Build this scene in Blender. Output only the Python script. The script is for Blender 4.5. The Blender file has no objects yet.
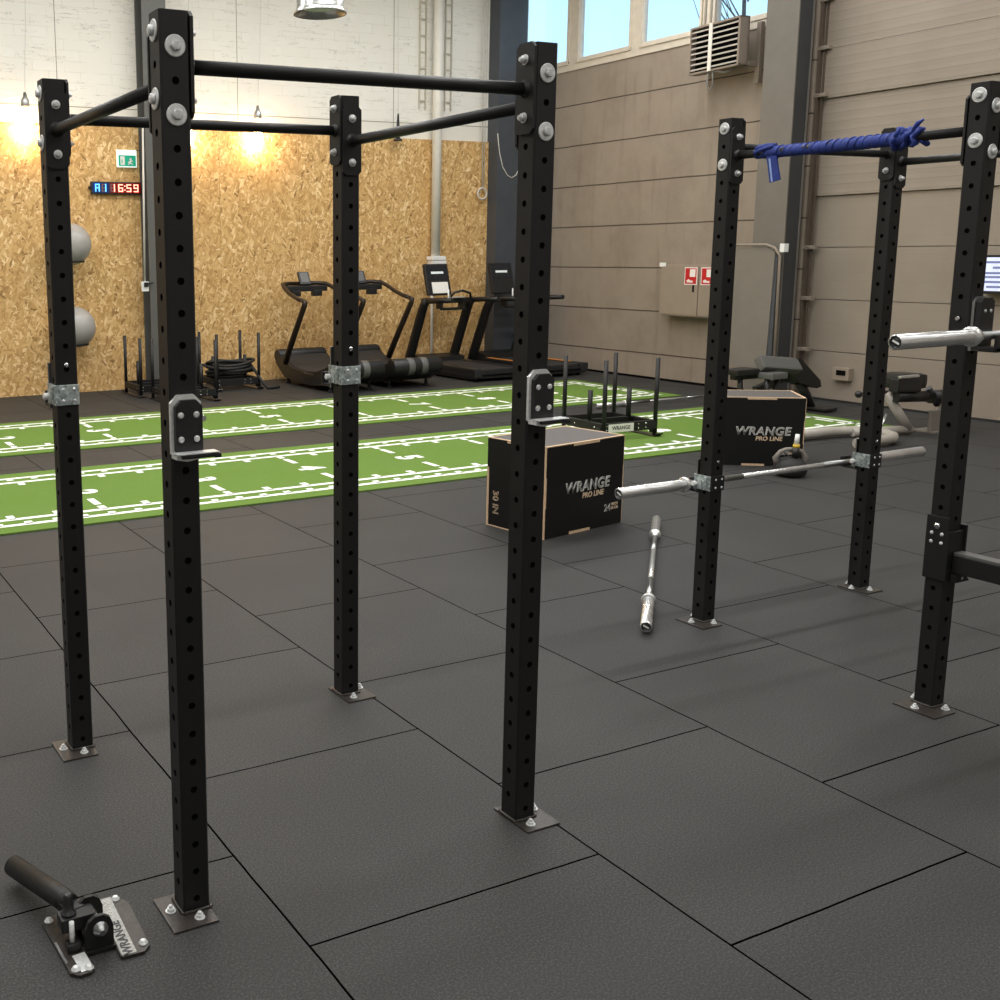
import bpy, bmesh, math, random
from mathutils import Vector, Matrix, Euler
random.seed(7)
S = bpy.context.scene
C = S.collection
PI = math.pi
def R(d): return math.radians(d)
def V(*a): return Vector(a)
def lin(c):
    c = c / 255.0
    return c / 12.92 if c <= 0.04045 else ((c + 0.055) / 1.055) ** 2.4
def rgb(r, g, b): return (lin(r), lin(g), lin(b), 1.0)

# ------------------------------------------------------------------ materials
def new_mat(name):
    m = bpy.data.materials.new(name); m.use_nodes = True
    return m, m.node_tree, m.node_tree.nodes['Principled BSDF']
def N(nt, t, **kw):
    n = nt.nodes.new(t)
    for k, v in kw.items():
        if k in n.inputs: n.inputs[k].default_value = v
        else: setattr(n, k, v)
    return n
def mth(nt, op, a, b=None):
    n = nt.nodes.new('ShaderNodeMath'); n.operation = op
    for i, x in enumerate((a, b)):
        if x is None: continue
        if isinstance(x, (int, float)): n.inputs[i].default_value = x
        else: nt.links.new(x, n.inputs[i])
    return n.outputs[0]
def ramp(nt, fac, stops):
    r = nt.nodes.new('ShaderNodeValToRGB')
    while len(r.color_ramp.elements) < len(stops): r.color_ramp.elements.new(0.5)
    for e, (p, c) in zip(r.color_ramp.elements, stops): e.position = p; e.color = c
    nt.links.new(fac, r.inputs[0]); return r.outputs[0]
def mix(nt, fac, a, b):
    n = nt.nodes.new('ShaderNodeMix'); n.data_type = 'RGBA'
    for i, x in ((0, fac), (6, a), (7, b)):
        if isinstance(x, (int, float, tuple)): n.inputs[i].default_value = x
        else: nt.links.new(x, n.inputs[i])
    return n.outputs[2]
def bump(nt, h, bs, strength=0.3, dist=0.01):
    b = nt.nodes.new('ShaderNodeBump'); b.inputs['Strength'].default_value = strength; b.inputs['Distance'].default_value = dist
    nt.links.new(h, b.inputs['Height']); nt.links.new(b.outputs[0], bs.inputs['Normal'])
def flat(name, col, rough=0.5, metal=0.0, spec=0.5, noise=0.0, nscale=40, emit=None, estr=0.0):
    m, nt, b = new_mat(name)
    b.inputs['Base Color'].default_value = col; b.inputs['Roughness'].default_value = rough
    b.inputs['Metallic'].default_value = metal; b.inputs['Specular IOR Level'].default_value = spec
    if emit: b.inputs['Emission Color'].default_value = emit; b.inputs['Emission Strength'].default_value = estr
    if noise:
        tc = N(nt, 'ShaderNodeTexCoord'); nz = N(nt, 'ShaderNodeTexNoise', Scale=nscale, Detail=4.0)
        nt.links.new(tc.outputs['Object'], nz.inputs['Vector'])
        lo = tuple(c * (1 - noise) for c in col[:3]) + (1,); hi = tuple(min(1, c * (1 + noise)) for c in col[:3]) + (1,)
        nt.links.new(ramp(nt, nz.outputs['Fac'], [(0.3, lo), (0.7, hi)]), b.inputs['Base Color'])
    return m
def pos(nt):
    g = N(nt, 'ShaderNodeNewGeometry'); s = N(nt, 'ShaderNodeSeparateXYZ'); nt.links.new(g.outputs['Position'], s.inputs[0])
    return g.outputs['Position'], s.outputs[0], s.outputs[1], s.outputs[2]

def rubber_floor():
    m, nt, b = new_mat('rubber_tiles'); P, x, y, z = pos(nt)
    wob = N(nt, 'ShaderNodeTexNoise', Scale=2.5, Detail=3.0); nt.links.new(P, wob.inputs['Vector'])
    w = mth(nt, 'MULTIPLY', mth(nt, 'SUBTRACT', wob.outputs['Fac'], 0.5), 0.012)
    row = mth(nt, 'FLOOR', x)
    off = mth(nt, 'MULTIPLY', mth(nt, 'FLOORED_MODULO', mth(nt, 'ADD', row, 1.0), 2.0), 0.5)
    yy = mth(nt, 'ADD', mth(nt, 'ADD', y, off), w); xx = mth(nt, 'ADD', x, w)
    def d(v):
        f = mth(nt, 'FRACT', v); return mth(nt, 'MINIMUM', f, mth(nt, 'SUBTRACT', 1.0, f))
    dist = mth(nt, 'MINIMUM', d(xx), d(yy))
    line = mth(nt, 'LESS_THAN', dist, 0.0035)
    cm = N(nt, 'ShaderNodeCombineXYZ'); nt.links.new(row, cm.inputs[0]); nt.links.new(mth(nt, 'FLOOR', yy), cm.inputs[1])
    wn = N(nt, 'ShaderNodeTexWhiteNoise'); nt.links.new(cm.outputs[0], wn.inputs['Vector'])
    tone = ramp(nt, wn.outputs['Value'], [(0.0, rgb(39, 39, 39)), (1.0, rgb(45, 45, 44))])
    sp = N(nt, 'ShaderNodeTexNoise', Scale=150.0, Detail=3.0, Roughness=0.75); nt.links.new(P, sp.inputs['Vector'])
    tone = mix(nt, ramp(nt, sp.outputs['Fac'], [(0.45, (0, 0, 0, 1)), (0.72, (0.7, 0.7, 0.7, 1))]), tone, rgb(94, 92, 89))
    bl = N(nt, 'ShaderNodeTexNoise', Scale=1.3, Detail=5.0); nt.links.new(P, bl.inputs['Vector'])
    tone = mix(nt, ramp(nt, bl.outputs['Fac'], [(0.35, (0.32, 0.32, 0.32, 1)), (0.65, (0, 0, 0, 1))]), tone, rgb(33, 33, 33))
    nt.links.new(mix(nt, line, tone, rgb(4, 4, 4)), b.inputs['Base Color'])
    b.inputs['Roughness'].default_value = 0.62; nt.links.new(mth(nt, 'MULTIPLY', mth(nt, 'SUBTRACT', 1.0, line), 0.32), b.inputs['Specular IOR Level'])
    h = mth(nt, 'ADD', mth(nt, 'MULTIPLY', sp.outputs['Fac'], 0.25), mth(nt, 'MULTIPLY', line, -1.0))
    bump(nt, h, b, 0.35, 0.004); return m

def osb():
    m, nt, b = new_mat('osb_board'); P, x, y, z = pos(nt)
    def flakes(rot, sc):
        mp = N(nt, 'ShaderNodeMapping'); mp.vector_type = 'TEXTURE'; mp.inputs['Rotation'].default_value = (0, rot, 0); mp.inputs['Scale'].default_value = tuple(1.0 / q for q in sc)
        nt.links.new(P, mp.inputs['Vector'])
        v = N(nt, 'ShaderNodeTexVoronoi', Scale=1.0); nt.links.new(mp.outputs[0], v.inputs['Vector'])
        sp = N(nt, 'ShaderNodeSeparateColor'); nt.links.new(v.outputs['Color'], sp.inputs[0])
        return sp.outputs[0], v.outputs['Distance']
    c1, d1 = flakes(0.35, (36, 1, 10)); c2, d2 = flakes(-0.7, (34, 1, 9.5)); c3, d3 = flakes(1.35, (34, 1, 11))
    sel = N(nt, 'ShaderNodeTexNoise', Scale=15.0, Detail=2.0); nt.links.new(P, sel.inputs['Vector'])
    s1 = mth(nt, 'GREATER_THAN', sel.outputs['Fac'], 0.52)
    sel2 = N(nt, 'ShaderNodeTexNoise', Scale=11.0, Detail=2.0); sel2.noise_dimensions = '4D'; sel2.inputs['W'].default_value = 5.0
    nt.links.new(P, sel2.inputs['Vector'])
    s2 = mth(nt, 'GREATER_THAN', sel2.outputs['Fac'], 0.57)
    stops = [(0.0, rgb(132, 98, 56)), (0.06, rgb(178, 138, 84)), (0.45, rgb(204, 164, 106)), (0.8, rgb(220, 182, 124)), (1.0, rgb(242, 214, 164))]
    a = mix(nt, s2, mix(nt, s1, ramp(nt, c1, stops), ramp(nt, c2, stops)), ramp(nt, c3, stops))
    big = N(nt, 'ShaderNodeTexNoise', Scale=1.1, Detail=3.0); nt.links.new(P, big.inputs['Vector'])
    a = mix(nt, ramp(nt, big.outputs['Fac'], [(0.4, (0, 0, 0, 1)), (0.7, (0.35, 0.35, 0.35, 1))]), a, rgb(196, 154, 96))
    f = mth(nt, 'FRACT', mth(nt, 'DIVIDE', mth(nt, 'ADD', x, 0.35), 1.25))
    seam = mth(nt, 'LESS_THAN', f, 0.0025)
    nt.links.new(mix(nt, seam, a, rgb(120, 88, 52)), b.inputs['Base Color'])
    b.inputs['Roughness'].default_value = 0.55; b.inputs['Specular IOR Level'].default_value = 0.3
    bump(nt, c1, b, 0.15, 0.003); return m

def white_brick():
    m, nt, b = new_mat('painted_brick'); P, x, y, z = pos(nt)
    cm = N(nt, 'ShaderNodeCombineXYZ'); nt.links.new(x, cm.inputs[0]); nt.links.new(z, cm.inputs[1])
    wz = N(nt, 'ShaderNodeTexNoise', Scale=3.0, Detail=2.0); nt.links.new(P, wz.inputs['Vector'])
    ad = N(nt, 'ShaderNodeVectorMath', operation='ADD'); nt.links.new(cm.outputs[0], ad.inputs[0])
    sc = N(nt, 'ShaderNodeVectorMath', operation='SCALE'); nt.links.new(wz.outputs['Color'], sc.inputs[0]); sc.inputs['Scale'].default_value = 0.02
    nt.links.new(sc.outputs[0], ad.inputs[1])
    br = N(nt, 'ShaderNodeTexBrick', Scale=1.0); br.inputs['Brick Width'].default_value = 0.42; br.inputs['Row Height'].default_value = 0.135
    br.inputs['Mortar Size'].default_value = 0.006; br.inputs['Mortar Smooth'].default_value = 0.3
    br.inputs['Color1'].default_value = rgb(236, 233, 225); br.inputs['Color2'].default_value = rgb(233, 229, 219); br.inputs['Mortar'].default_value = rgb(220, 216, 204)
    nt.links.new(ad.outputs[0], br.inputs['Vector'])
    nz = N(nt, 'ShaderNodeTexNoise', Scale=5.0, Detail=5.0); nt.links.new(P, nz.inputs['Vector'])
    col = mix(nt, ramp(nt, nz.outputs['Fac'], [(0.42, (0, 0, 0, 1)), (0.6, (1, 1, 1, 1))]), rgb(234, 230, 221), br.outputs['Color'])
    # dark ragged horizontal cracks
    mp = N(nt, 'ShaderNodeMapping'); mp.inputs['Scale'].default_value = (1.6, 1, 16); nt.links.new(P, mp.inputs['Vector'])
    ck = N(nt, 'ShaderNodeTexNoise', Scale=1.0, Detail=6.0, Roughness=0.62); nt.links.new(mp.outputs[0], ck.inputs['Vector'])
    band = mth(nt, 'LESS_THAN', mth(nt, 'ABSOLUTE', mth(nt, 'SUBTRACT', ck.outputs['Fac'], 0.56)), 0.0055)
    msk = N(nt, 'ShaderNodeTexNoise', Scale=2.2, Detail=2.0); nt.links.new(P, msk.inputs['Vector'])
    band = mth(nt, 'MULTIPLY', band, mth(nt, 'MULTIPLY', mth(nt, 'GREATER_THAN', msk.outputs['Fac'], 0.5), 0.55))
    band = mth(nt, 'MULTIPLY', band, mth(nt, 'GREATER_THAN', z, 3.74))
    col = mix(nt, band, col, rgb(120, 112, 96))
    sm = mth(nt, 'MULTIPLY', mth(nt, 'LESS_THAN', z, 3.74), 1.0)
    col = mix(nt, sm, col, rgb(230, 226, 215))
    ln = mth(nt, 'LESS_THAN', mth(nt, 'ABSOLUTE', mth(nt, 'SUBTRACT', z, 3.745)), 0.006)
    col = mix(nt, ln, col, rgb(150, 142, 124))
    f = mth(nt, 'FRACT', mth(nt, 'DIVIDE', mth(nt, 'SUBTRACT', x, 3.66), 2.55)); vj = mth(nt, 'LESS_THAN', f, 0.004)
    col = mix(nt, vj, col, rgb(140, 132, 116))
    nt.links.new(col, b.inputs['Base Color']); b.inputs['Roughness'].default_value = 0.7
    bump(nt, br.outputs['Fac'], b, -0.2, 0.004); return m

def taupe_concrete():
    m, nt, b = new_mat('taupe_panels'); P, x, y, z = pos(nt)
    nz = N(nt, 'ShaderNodeTexNoise', Scale=1.8, Detail=6.0, Roughness=0.65); nt.links.new(P, nz.inputs['Vector'])
    col = ramp(nt, nz.outputs['Fac'], [(0.3, rgb(136, 124, 111)), (0.52, rgb(147, 135, 121)), (0.75, rgb(153, 141, 127))])
    mp = N(nt, 'ShaderNodeMapping'); mp.inputs['Scale'].default_value = (1, 9, 1.1); nt.links.new(P, mp.inputs['Vector'])
    st = N(nt, 'ShaderNodeTexNoise', Scale=0.8, Detail=4.0); nt.links.new(mp.outputs[0], st.inputs['Vector'])
    col = mix(nt, ramp(nt, st.outputs['Fac'], [(0.56, (0, 0, 0, 1)), (0.72, (0.4, 0.4, 0.4, 1))]), col, rgb(118, 105, 92))
    zz = mth(nt, 'DIVIDE', mth(nt, 'ADD', mth(nt, 'SUBTRACT', z, 0.358), mth(nt, 'MULTIPLY', mth(nt, 'SUBTRACT', nz.outputs['Fac'], 0.5), 0.02)), 0.606)
    f = mth(nt, 'FRACT', mth(nt, 'ADD', zz, 0.5)); dd = mth(nt, 'ABSOLUTE', mth(nt, 'SUBTRACT', f, 0.5))
    ln = mth(nt, 'MULTIPLY', mth(nt, 'LESS_THAN', dd, 0.014), mth(nt, 'LESS_THAN', z, 4.3))
    nt.links.new(mix(nt, ln, col, rgb(66, 55, 46)), b.inputs['Base Color']); b.inputs['Roughness'].default_value = 0.6
    bump(nt, mth(nt, 'SUBTRACT', mth(nt, 'MULTIPLY', nz.outputs['Fac'], 0.2), ln), b, 0.4, 0.006); return m

def door_panel():
    m, nt, b = new_mat('door_sections'); P, x, y, z = pos(nt)
    nz = N(nt, 'ShaderNodeTexNoise', Scale=1.5, Detail=4.0); nt.links.new(P, nz.inputs['Vector'])
    col = ramp(nt, nz.outputs['Fac'], [(0.3, rgb(139, 128, 115)), (0.7, rgb(148, 137, 124))])
    f = mth(nt, 'FRACT', mth(nt, 'DIVIDE', z, 0.102)); up = mth(nt, 'GREATER_THAN', z, 2.45)
    dn = mth(nt, 'ADD', mth(nt, 'MULTIPLY', up, 0.8), 0.2)
    ln = mth(nt, 'MULTIPLY', mth(nt, 'LESS_THAN', f, 0.1), mth(nt, 'MULTIPLY', dn, 0.3))
    nt.links.new(mix(nt, ln, col, rgb(96, 84, 72)), b.inputs['Base Color']); b.inputs['Roughness'].default_value = 0.5
    tri = mth(nt, 'ABSOLUTE', mth(nt, 'SUBTRACT', f, 0.5))
    bump(nt, mth(nt, 'MULTIPLY', tri, dn), b, 0.25, 0.01); return m

def turf_green():
    m, nt, b = new_mat('turf_pile'); P, x, y, z = pos(nt)
    nz = N(nt, 'ShaderNodeTexNoise', Scale=320.0, Detail=3.0); nt.links.new(P, nz.inputs['Vector'])
    big = N(nt, 'ShaderNodeTexNoise', Scale=2.0, Detail=4.0); nt.links.new(P, big.inputs['Vector'])
    a = ramp(nt, nz.outputs['Fac'], [(0.3, rgb(80, 110, 44)), (0.7, rgb(116, 146, 66))])
    nt.links.new(mix(nt, ramp(nt, big.outputs['Fac'], [(0.35, (0, 0, 0, 1)), (0.7, (0.45, 0.45, 0.45, 1))]), a, rgb(104, 132, 66)), b.inputs['Base Color'])
    b.inputs['Roughness'].default_value = 0.85; b.inputs['Specular IOR Level'].default_value = 0.15
    bump(nt, nz.outputs['Fac'], b, 0.6, 0.006); return m

def brushed(name, col, rough):
    m, nt, b = new_mat(name)
    tc = N(nt, 'ShaderNodeTexCoord'); nz = N(nt, 'ShaderNodeTexNoise', Scale=60.0, Detail=4.0); nt.links.new(tc.outputs['Object'], nz.inputs['Vector'])
    nt.links.new(ramp(nt, nz.outputs['Fac'], [(0.3, tuple(c * 0.8 for c in col[:3]) + (1,)), (0.7, col)]), b.inputs['Base Color'])
    b.inputs['Metallic'].default_value = 1.0; b.inputs['Roughness'].default_value = rough; return m
def galv():
    m, nt, b = new_mat('galvanised_zinc')
    tc = N(nt, 'ShaderNodeTexCoord'); v = N(nt, 'ShaderNodeTexVoronoi', Scale=90.0); nt.links.new(tc.outputs['Object'], v.inputs['Vector'])
    sp = N(nt, 'ShaderNodeSeparateColor'); nt.links.new(v.outputs['Color'], sp.inputs[0])
    nt.links.new(ramp(nt, sp.outputs[0], [(0, rgb(138, 148, 150)), (1, rgb(214, 226, 224))]), b.inputs['Base Color'])
    b.inputs['Metallic'].default_value = 0.45; b.inputs['Roughness'].default_value = 0.38; return m
def glass_mat():
    m, nt, b = new_mat('window_glass'); nt.nodes.remove(b)
    t = N(nt, 'ShaderNodeBsdfTransparent'); t.inputs[0].default_value = (0.93, 0.97, 0.98, 1)
    g = N(nt, 'ShaderNodeBsdfGlossy'); g.inputs['Roughness'].default_value = 0.02
    mx = N(nt, 'ShaderNodeMixShader'); mx.inputs[0].default_value = 0.06
    nt.links.new(t.outputs[0], mx.inputs[1]); nt.links.new(g.outputs[0], mx.inputs[2])
    nt.links.new(mx.outputs[0], nt.nodes['Material Output'].inputs[0]); return m

M = dict(
    floor=rubber_floor(), osb=osb(), brick=white_brick(), taupe=taupe_concrete(), door=door_panel(), turf=turf_green(),
    plaster=flat('light_plaster', rgb(198, 194, 186), 0.8, noise=0.05, nscale=3),
    ceil=flat('white_ceiling', rgb(210, 209, 205), 0.8, noise=0.05, nscale=2),
    black=flat('black_powder_coat', (0.0095, 0.0095, 0.0095, 1), 0.47, spec=0.4, noise=0.25, nscale=300),
    hole=flat('hole_shadow_steel', (0.003, 0.003, 0.003, 1), 0.9, spec=0.1),
    plastic=flat('black_plastic', (0.012, 0.012, 0.013, 1), 0.38, noise=0.2, nscale=50),
    rubber=flat('black_rubber', (0.014, 0.014, 0.014, 1), 0.7, noise=0.3, nscale=200),
    belt=flat('running_belt', (0.022, 0.021, 0.021, 1), 0.6, noise=0.3, nscale=150),
    vinyl=flat('black_vinyl', (0.009, 0.009, 0.009, 1), 0.42, noise=0.15, nscale=80),
    greyvinyl=flat('dark_grey_vinyl', rgb(92, 92, 90), 0.4, noise=0.1, nscale=60),
    baseplate=flat('dark_steel_plate', rgb(58, 53, 49), 0.36, metal=0.25, noise=0.3, nscale=60),
    zinc=brushed('bright_zinc', rgb(222, 224, 226), 0.22), chrome=flat('chromed_steel', rgb(214, 214, 212), 0.26, metal=0.72, noise=0.06, nscale=40),
    galv=galv(), steel=brushed('worn_steel', rgb(172, 174, 174), 0.33),
    colgrey=flat('grey_column_paint', rgb(108, 104, 97), 0.5, noise=0.06, nscale=6),
    coldark=flat('dark_column_paint', rgb(70, 74, 80), 0.42, noise=0.08, nscale=6),
    colmid=flat('mid_grey_column_paint', rgb(92, 91, 87), 0.45, noise=0.06, nscale=6), colshade=flat('shaded_column_paint', rgb(54, 56, 58), 0.4, noise=0.08, nscale=6),
    frame=flat('beige_window_paint', rgb(208, 198, 182), 0.5, noise=0.06, nscale=10),
    white=flat('white_paint', rgb(228, 224, 214), 0.45, noise=0.03, nscale=10),
    cap=flat('white_plastic', rgb(235, 235, 232), 0.35, noise=0.03, nscale=20),
    heater=flat('heater_grey', rgb(138, 126, 114), 0.45, noise=0.05, nscale=20), slat=flat('louvre_slat', rgb(205, 198, 190), 0.35, noise=0.05, nscale=30),
    track=flat('brown_track_paint', rgb(88, 77, 67), 0.45, noise=0.1, nscale=20),
    cabinet=flat('taupe_cabinet_paint', rgb(148, 135, 120), 0.45, noise=0.03, nscale=8),
    red=flat('fire_red', rgb(196, 30, 34), 0.4, noise=0.05), signwhite=flat('sign_white', rgb(236, 232, 228), 0.4, noise=0.02),
    green=flat('exit_green', rgb(0, 150, 118), 0.4, noise=0.03, emit=rgb(0, 160, 128), estr=0.35), exitwhite=flat('exit_lit_white', rgb(236, 246, 240), 0.4, noise=0.02, emit=rgb(225, 245, 238), estr=0.6),
    ball=flat('silver_ball_vinyl', rgb(160, 157, 153), 0.27, noise=0.04, nscale=8),
    ply=flat('plywood_edge', rgb(206, 176, 142), 0.6, noise=0.12, nscale=50), boxblack=flat('box_film_face', (0.0055, 0.0055, 0.0055, 1), 0.5, spec=0.3, noise=0.3, nscale=90),
    boxtop=flat('box_antislip_top', rgb(84, 80, 77), 0.6, noise=0.2, nscale=160),
    print=flat('tan_print', rgb(214, 190, 160), 0.5, noise=0.05), printgrey=flat('grey_print', rgb(186, 184, 178), 0.5, noise=0.05),
    blue=flat('blue_cloth', rgb(36, 56, 132), 0.7, noise=0.25, nscale=60), bluelight=flat('blue_cloth_edge', rgb(150, 172, 222), 0.7, noise=0.1),
    orange=flat('orange_stripe', rgb(232, 146, 60), 0.45, noise=0.05), bronze=flat('bronze_frame', (0.03, 0.02, 0.014, 1), 0.34, metal=0.3, noise=0.2, nscale=60),
    redscreen=flat('dim_screen', rgb(28, 32, 38), 0.2, noise=0.1), screenlit=flat('screen_label', rgb(210, 216, 214), 0.4, noise=0.03, emit=rgb(200, 210, 210), estr=0.3),
    paper=flat('white_paper', rgb(236, 234, 226), 0.6, noise=0.02), greytube=flat('grey_tube_paint', rgb(166, 160, 150), 0.38, noise=0.05, nscale=12),
    mat=flat('grey_hanging_mat', rgb(122, 116, 108), 0.55, noise=0.05, nscale=5),
    bulb=flat('glowing_bulb', (1, 0.8, 0.5, 1), 0.4, emit=(1.0, 0.68, 0.38, 1), estr=100.0),
    bluedigit=flat('blue_led', (0.05, 0.3, 0.9, 1), 0.4, emit=(0.12, 0.5, 1.0, 1), estr=2.2), reddigit=flat('red_led', (0.9, 0.1, 0.05, 1), 0.4, emit=(1.0, 0.42, 0.3, 1), estr=2.4),
    dimdigit=flat('dim_led', (0.06, 0.03, 0.03, 1), 0.4, emit=(0.6, 0.3, 0.3, 1), estr=0.25), redlens=flat('red_filter', (0.08, 0.004, 0.004, 1), 0.25, emit=(0.5, 0.01, 0.01, 1), estr=0.22),
    bluelens=flat('blue_filter', (0.005, 0.02, 0.08, 1), 0.25, emit=(0.02, 0.06, 0.25, 1), estr=0.2),
    lampsilver=brushed('spun_aluminium', rgb(214, 216, 214), 0.28), yellow=flat('yellow_tape', rgb(214, 180, 60), 0.5, noise=0.05), lens=flat('lamp_diffuser', (0.8, 0.8, 0.75, 1), 0.4, noise=0.03),
    tv=flat('screen_on', (0.5, 0.55, 0.75, 1), 0.2, noise=0.1, nscale=12, emit=(0.72, 0.78, 1.0, 1), estr=0.6), tvdark=flat('screen_rows', (0.1, 0.12, 0.2, 1), 0.2, noise=0.2, emit=(0.24, 0.28, 0.5, 1), estr=0.5),
    marking=flat('turf_white_line', rgb(246, 250, 240), 0.8, noise=0.05, nscale=200), bark=flat('birch_bark', (0.09, 0.075, 0.075, 1), 0.8, noise=0.3, nscale=10),
    bright=flat('bright_zinc_plate', rgb(222, 224, 223), 0.33, metal=0.35, noise=0.12, nscale=90),
    slat2=flat('worn_label_aluminium', rgb(158, 158, 154), 0.5, metal=0.3, noise=0.25, nscale=120),
    glass=glass_mat(), cable=flat('grey_cable', rgb(120, 118, 112), 0.5, noise=0.03), whitecable=flat('white_cable', rgb(206, 202, 194), 0.5, noise=0.03),
    grime=flat('wall_ladder_dirt', rgb(192, 186, 172), 0.7, noise=0.1), snow=flat('outdoor_ground', rgb(170, 172, 168), 0.9, noise=0.1, nscale=1),
)

# ------------------------------------------------------------------ mesh builder
class MB:
    def __init__(s): s.bm = bmesh.new(); s.mi = 0
    def _f(s, vs, smooth=False):
        try:
            f = s.bm.faces.new(vs)
        except ValueError: return
        f.material_index = s.mi; f.smooth = smooth
    def quad(s, *pts, smooth=False): s._f([s.bm.verts.new(p) for p in pts], smooth); return s
    def box(s, c, size, rot=None, bev=0.0):
        sub = bmesh.new(); bmesh.ops.create_cube(sub, size=1.0)
        bmesh.ops.scale(sub, vec=size, verts=sub.verts)
        if bev: bmesh.ops.bevel(sub, geom=list(sub.edges), offset=min(bev, min(size) * 0.45), segments=2, profile=0.7, affect='EDGES')
        mat = Matrix.Translation(c) @ (rot.to_4x4() if rot is not None else Matrix())
        vm = {v: s.bm.verts.new(mat @ v.co) for v in sub.verts}
        for f in sub.faces: s._f([vm[v] for v in f.verts])
        sub.free(); return s
    def b2(s, lo, hi, bev=0.0):
        lo = Vector(lo); hi = Vector(hi); return s.box((lo + hi) / 2, hi - lo, bev=bev)
    def tube(s, pts, r, n=12, caps=True):
        pts = [Vector(p) for p in pts]; rs = r if isinstance(r, (list, tuple)) else [r] * len(pts)
        rings = []; up = None
        for i, p in enumerate(pts):
            d = (pts[min(i + 1, len(pts) - 1)] - pts[max(i - 1, 0)]).normalized()
            if up is None:
                up = d.orthogonal().normalized()
            up = (up - d * up.dot(d)); up = up.normalized() if up.length > 1e-6 else d.orthogonal().normalized()
            sd = d.cross(up)
            rings.append([s.bm.verts.new(p + (up * math.cos(2 * PI * k / n) + sd * math.sin(2 * PI * k / n)) * rs[i]) for k in range(n)])
        for a, b in zip(rings, rings[1:]):
            for k in range(n): s._f([a[k], a[(k + 1) % n], b[(k + 1) % n], b[k]], True)
        if caps: s._f(list(reversed(rings[0]))); s._f(rings[-1])
        return s
    def cyl(s, a, b, r, n=16): return s.tube([a, b], r, n)
    def lathe(s, c, prof, n=24, axis='Z', caps=True, rot=None):
        c = Vector(c); rings = []
        for r, h in prof:
            ring = []
            for k in range(n):
                a = 2 * PI * k / n; q = Vector((r * math.cos(a), r * math.sin(a), h))
                if axis == 'X': q = Vector((h, q.x, q.y))
                if axis == 'Y': q = Vector((q.y, h, q.x))
                if rot is not None: q = rot @ q
                ring.append(s.bm.verts.new(c + q))
            rings.append(ring)
        for a, b in zip(rings, rings[1:]):
            for k in range(n): s._f([a[k], a[(k + 1) % n], b[(k + 1) % n], b[k]], True)
        if caps: s._f(list(reversed(rings[0]))); s._f(rings[-1])
        return s
    def sphere(s, c, r, n=24, squash=1.0):
        m = n // 2
        prof = [(max(1e-4, r * math.sin(PI * i / m)), -r * squash * math.cos(PI * i / m)) for i in range(m + 1)]
        return s.lathe(c, prof, n)
    def prism(s, poly, a0, a1, plane='XY'):
        def P(u, v, w): return {'XY': (u, v, w), 'XZ': (u, w, v), 'YZ': (w, u, v)}[plane]
        lo = [s.bm.verts.new(P(u, v, a0)) for u, v in poly]; hi = [s.bm.verts.new(P(u, v, a1)) for u, v in poly]
        s._f(list(reversed(lo))); s._f(hi); k = len(poly)
        for i in range(k): s._f([lo[i], lo[(i + 1) % k], hi[(i + 1) % k], hi[i]])
        return s
    def mat(s, i): s.mi = i; return s
    def mesh(s, name, mats):
        bmesh.ops.recalc_face_normals(s.bm, faces=s.bm.faces)
        me = bpy.data.meshes.new(name); s.bm.to_mesh(me); s.bm.free()
        for m in (mats if isinstance(mats, (list, tuple)) else [mats]): me.materials.append(m)
        return me

def link(name, me, parent=None, world=False):
    o = bpy.data.objects.new(name, me); C.objects.link(o)
    if parent is not None:
        o.parent = parent
        if world: me.transform(wm(parent).inverted())
    return o
def wm(o):
    m = Matrix.Translation(o.location) @ o.rotation_euler.to_matrix().to_4x4()
    return wm(o.parent) @ m if o.parent else m
def part(name, mb, mats, parent, world=False, label=None):
    o = link(name, mb.mesh(name, mats), parent, world)
    if label: o['label'] = label
    return o
def tag(o, label, cat, group=None, kind=None):
    o['label'] = label; o['category'] = cat
    if group: o['group'] = group
    if kind: o['kind'] = kind
    return o
def thing(name, label, cat, loc=(0, 0, 0), rz=0.0, group=None):
    o = bpy.data.objects.new(name, None); C.objects.link(o); o.empty_display_size = 0.1
    o.location = loc; o.rotation_euler = (0, 0, rz); return tag(o, label, cat, group)
def struct(name, mb, mats, label=None, parent=None):
    o = link(name, mb.mesh(name, mats), parent)
    if parent is None:
        o['kind'] = 'structure'
        if label: o['label'] = label
    return o
KIDS = {}
def copy_tree(o, parent=None):
    c = o.copy(); C.objects.link(c); c.parent = parent
    for ch in [x for x in bpy.data.objects if x.parent == o and x != c]: copy_tree(ch, c)
    return c
def text(name, body, size, mats, parent, mtx, outline=0.0, extrude=0.0008, shear=0.0, space=1.0, bold=0.0):
    cu = bpy.data.curves.new(name, 'FONT'); cu.body = body; cu.size = size; cu.align_x = 'CENTER'; cu.align_y = 'CENTER'
    cu.shear = shear; cu.space_character = space; cu.resolution_u = 3
    if outline: cu.fill_mode = 'NONE'; cu.bevel_depth = outline; cu.bevel_resolution = 0
    else: cu.extrude = extrude; cu.offset = bold
    t = bpy.data.objects.new(name + '_curve', cu); C.objects.link(t)
    bpy.context.view_layer.update()
    me = bpy.data.meshes.new_from_object(t.evaluated_get(bpy.context.evaluated_depsgraph_get()))
    bpy.data.objects.remove(t); bpy.data.curves.remove(cu)
    me.name = name; me.transform(mtx); me.materials.clear()
    for m in (mats if isinstance(mats, (list, tuple)) else [mats]): me.materials.append(m)
    return link(name, me, parent)
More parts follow.
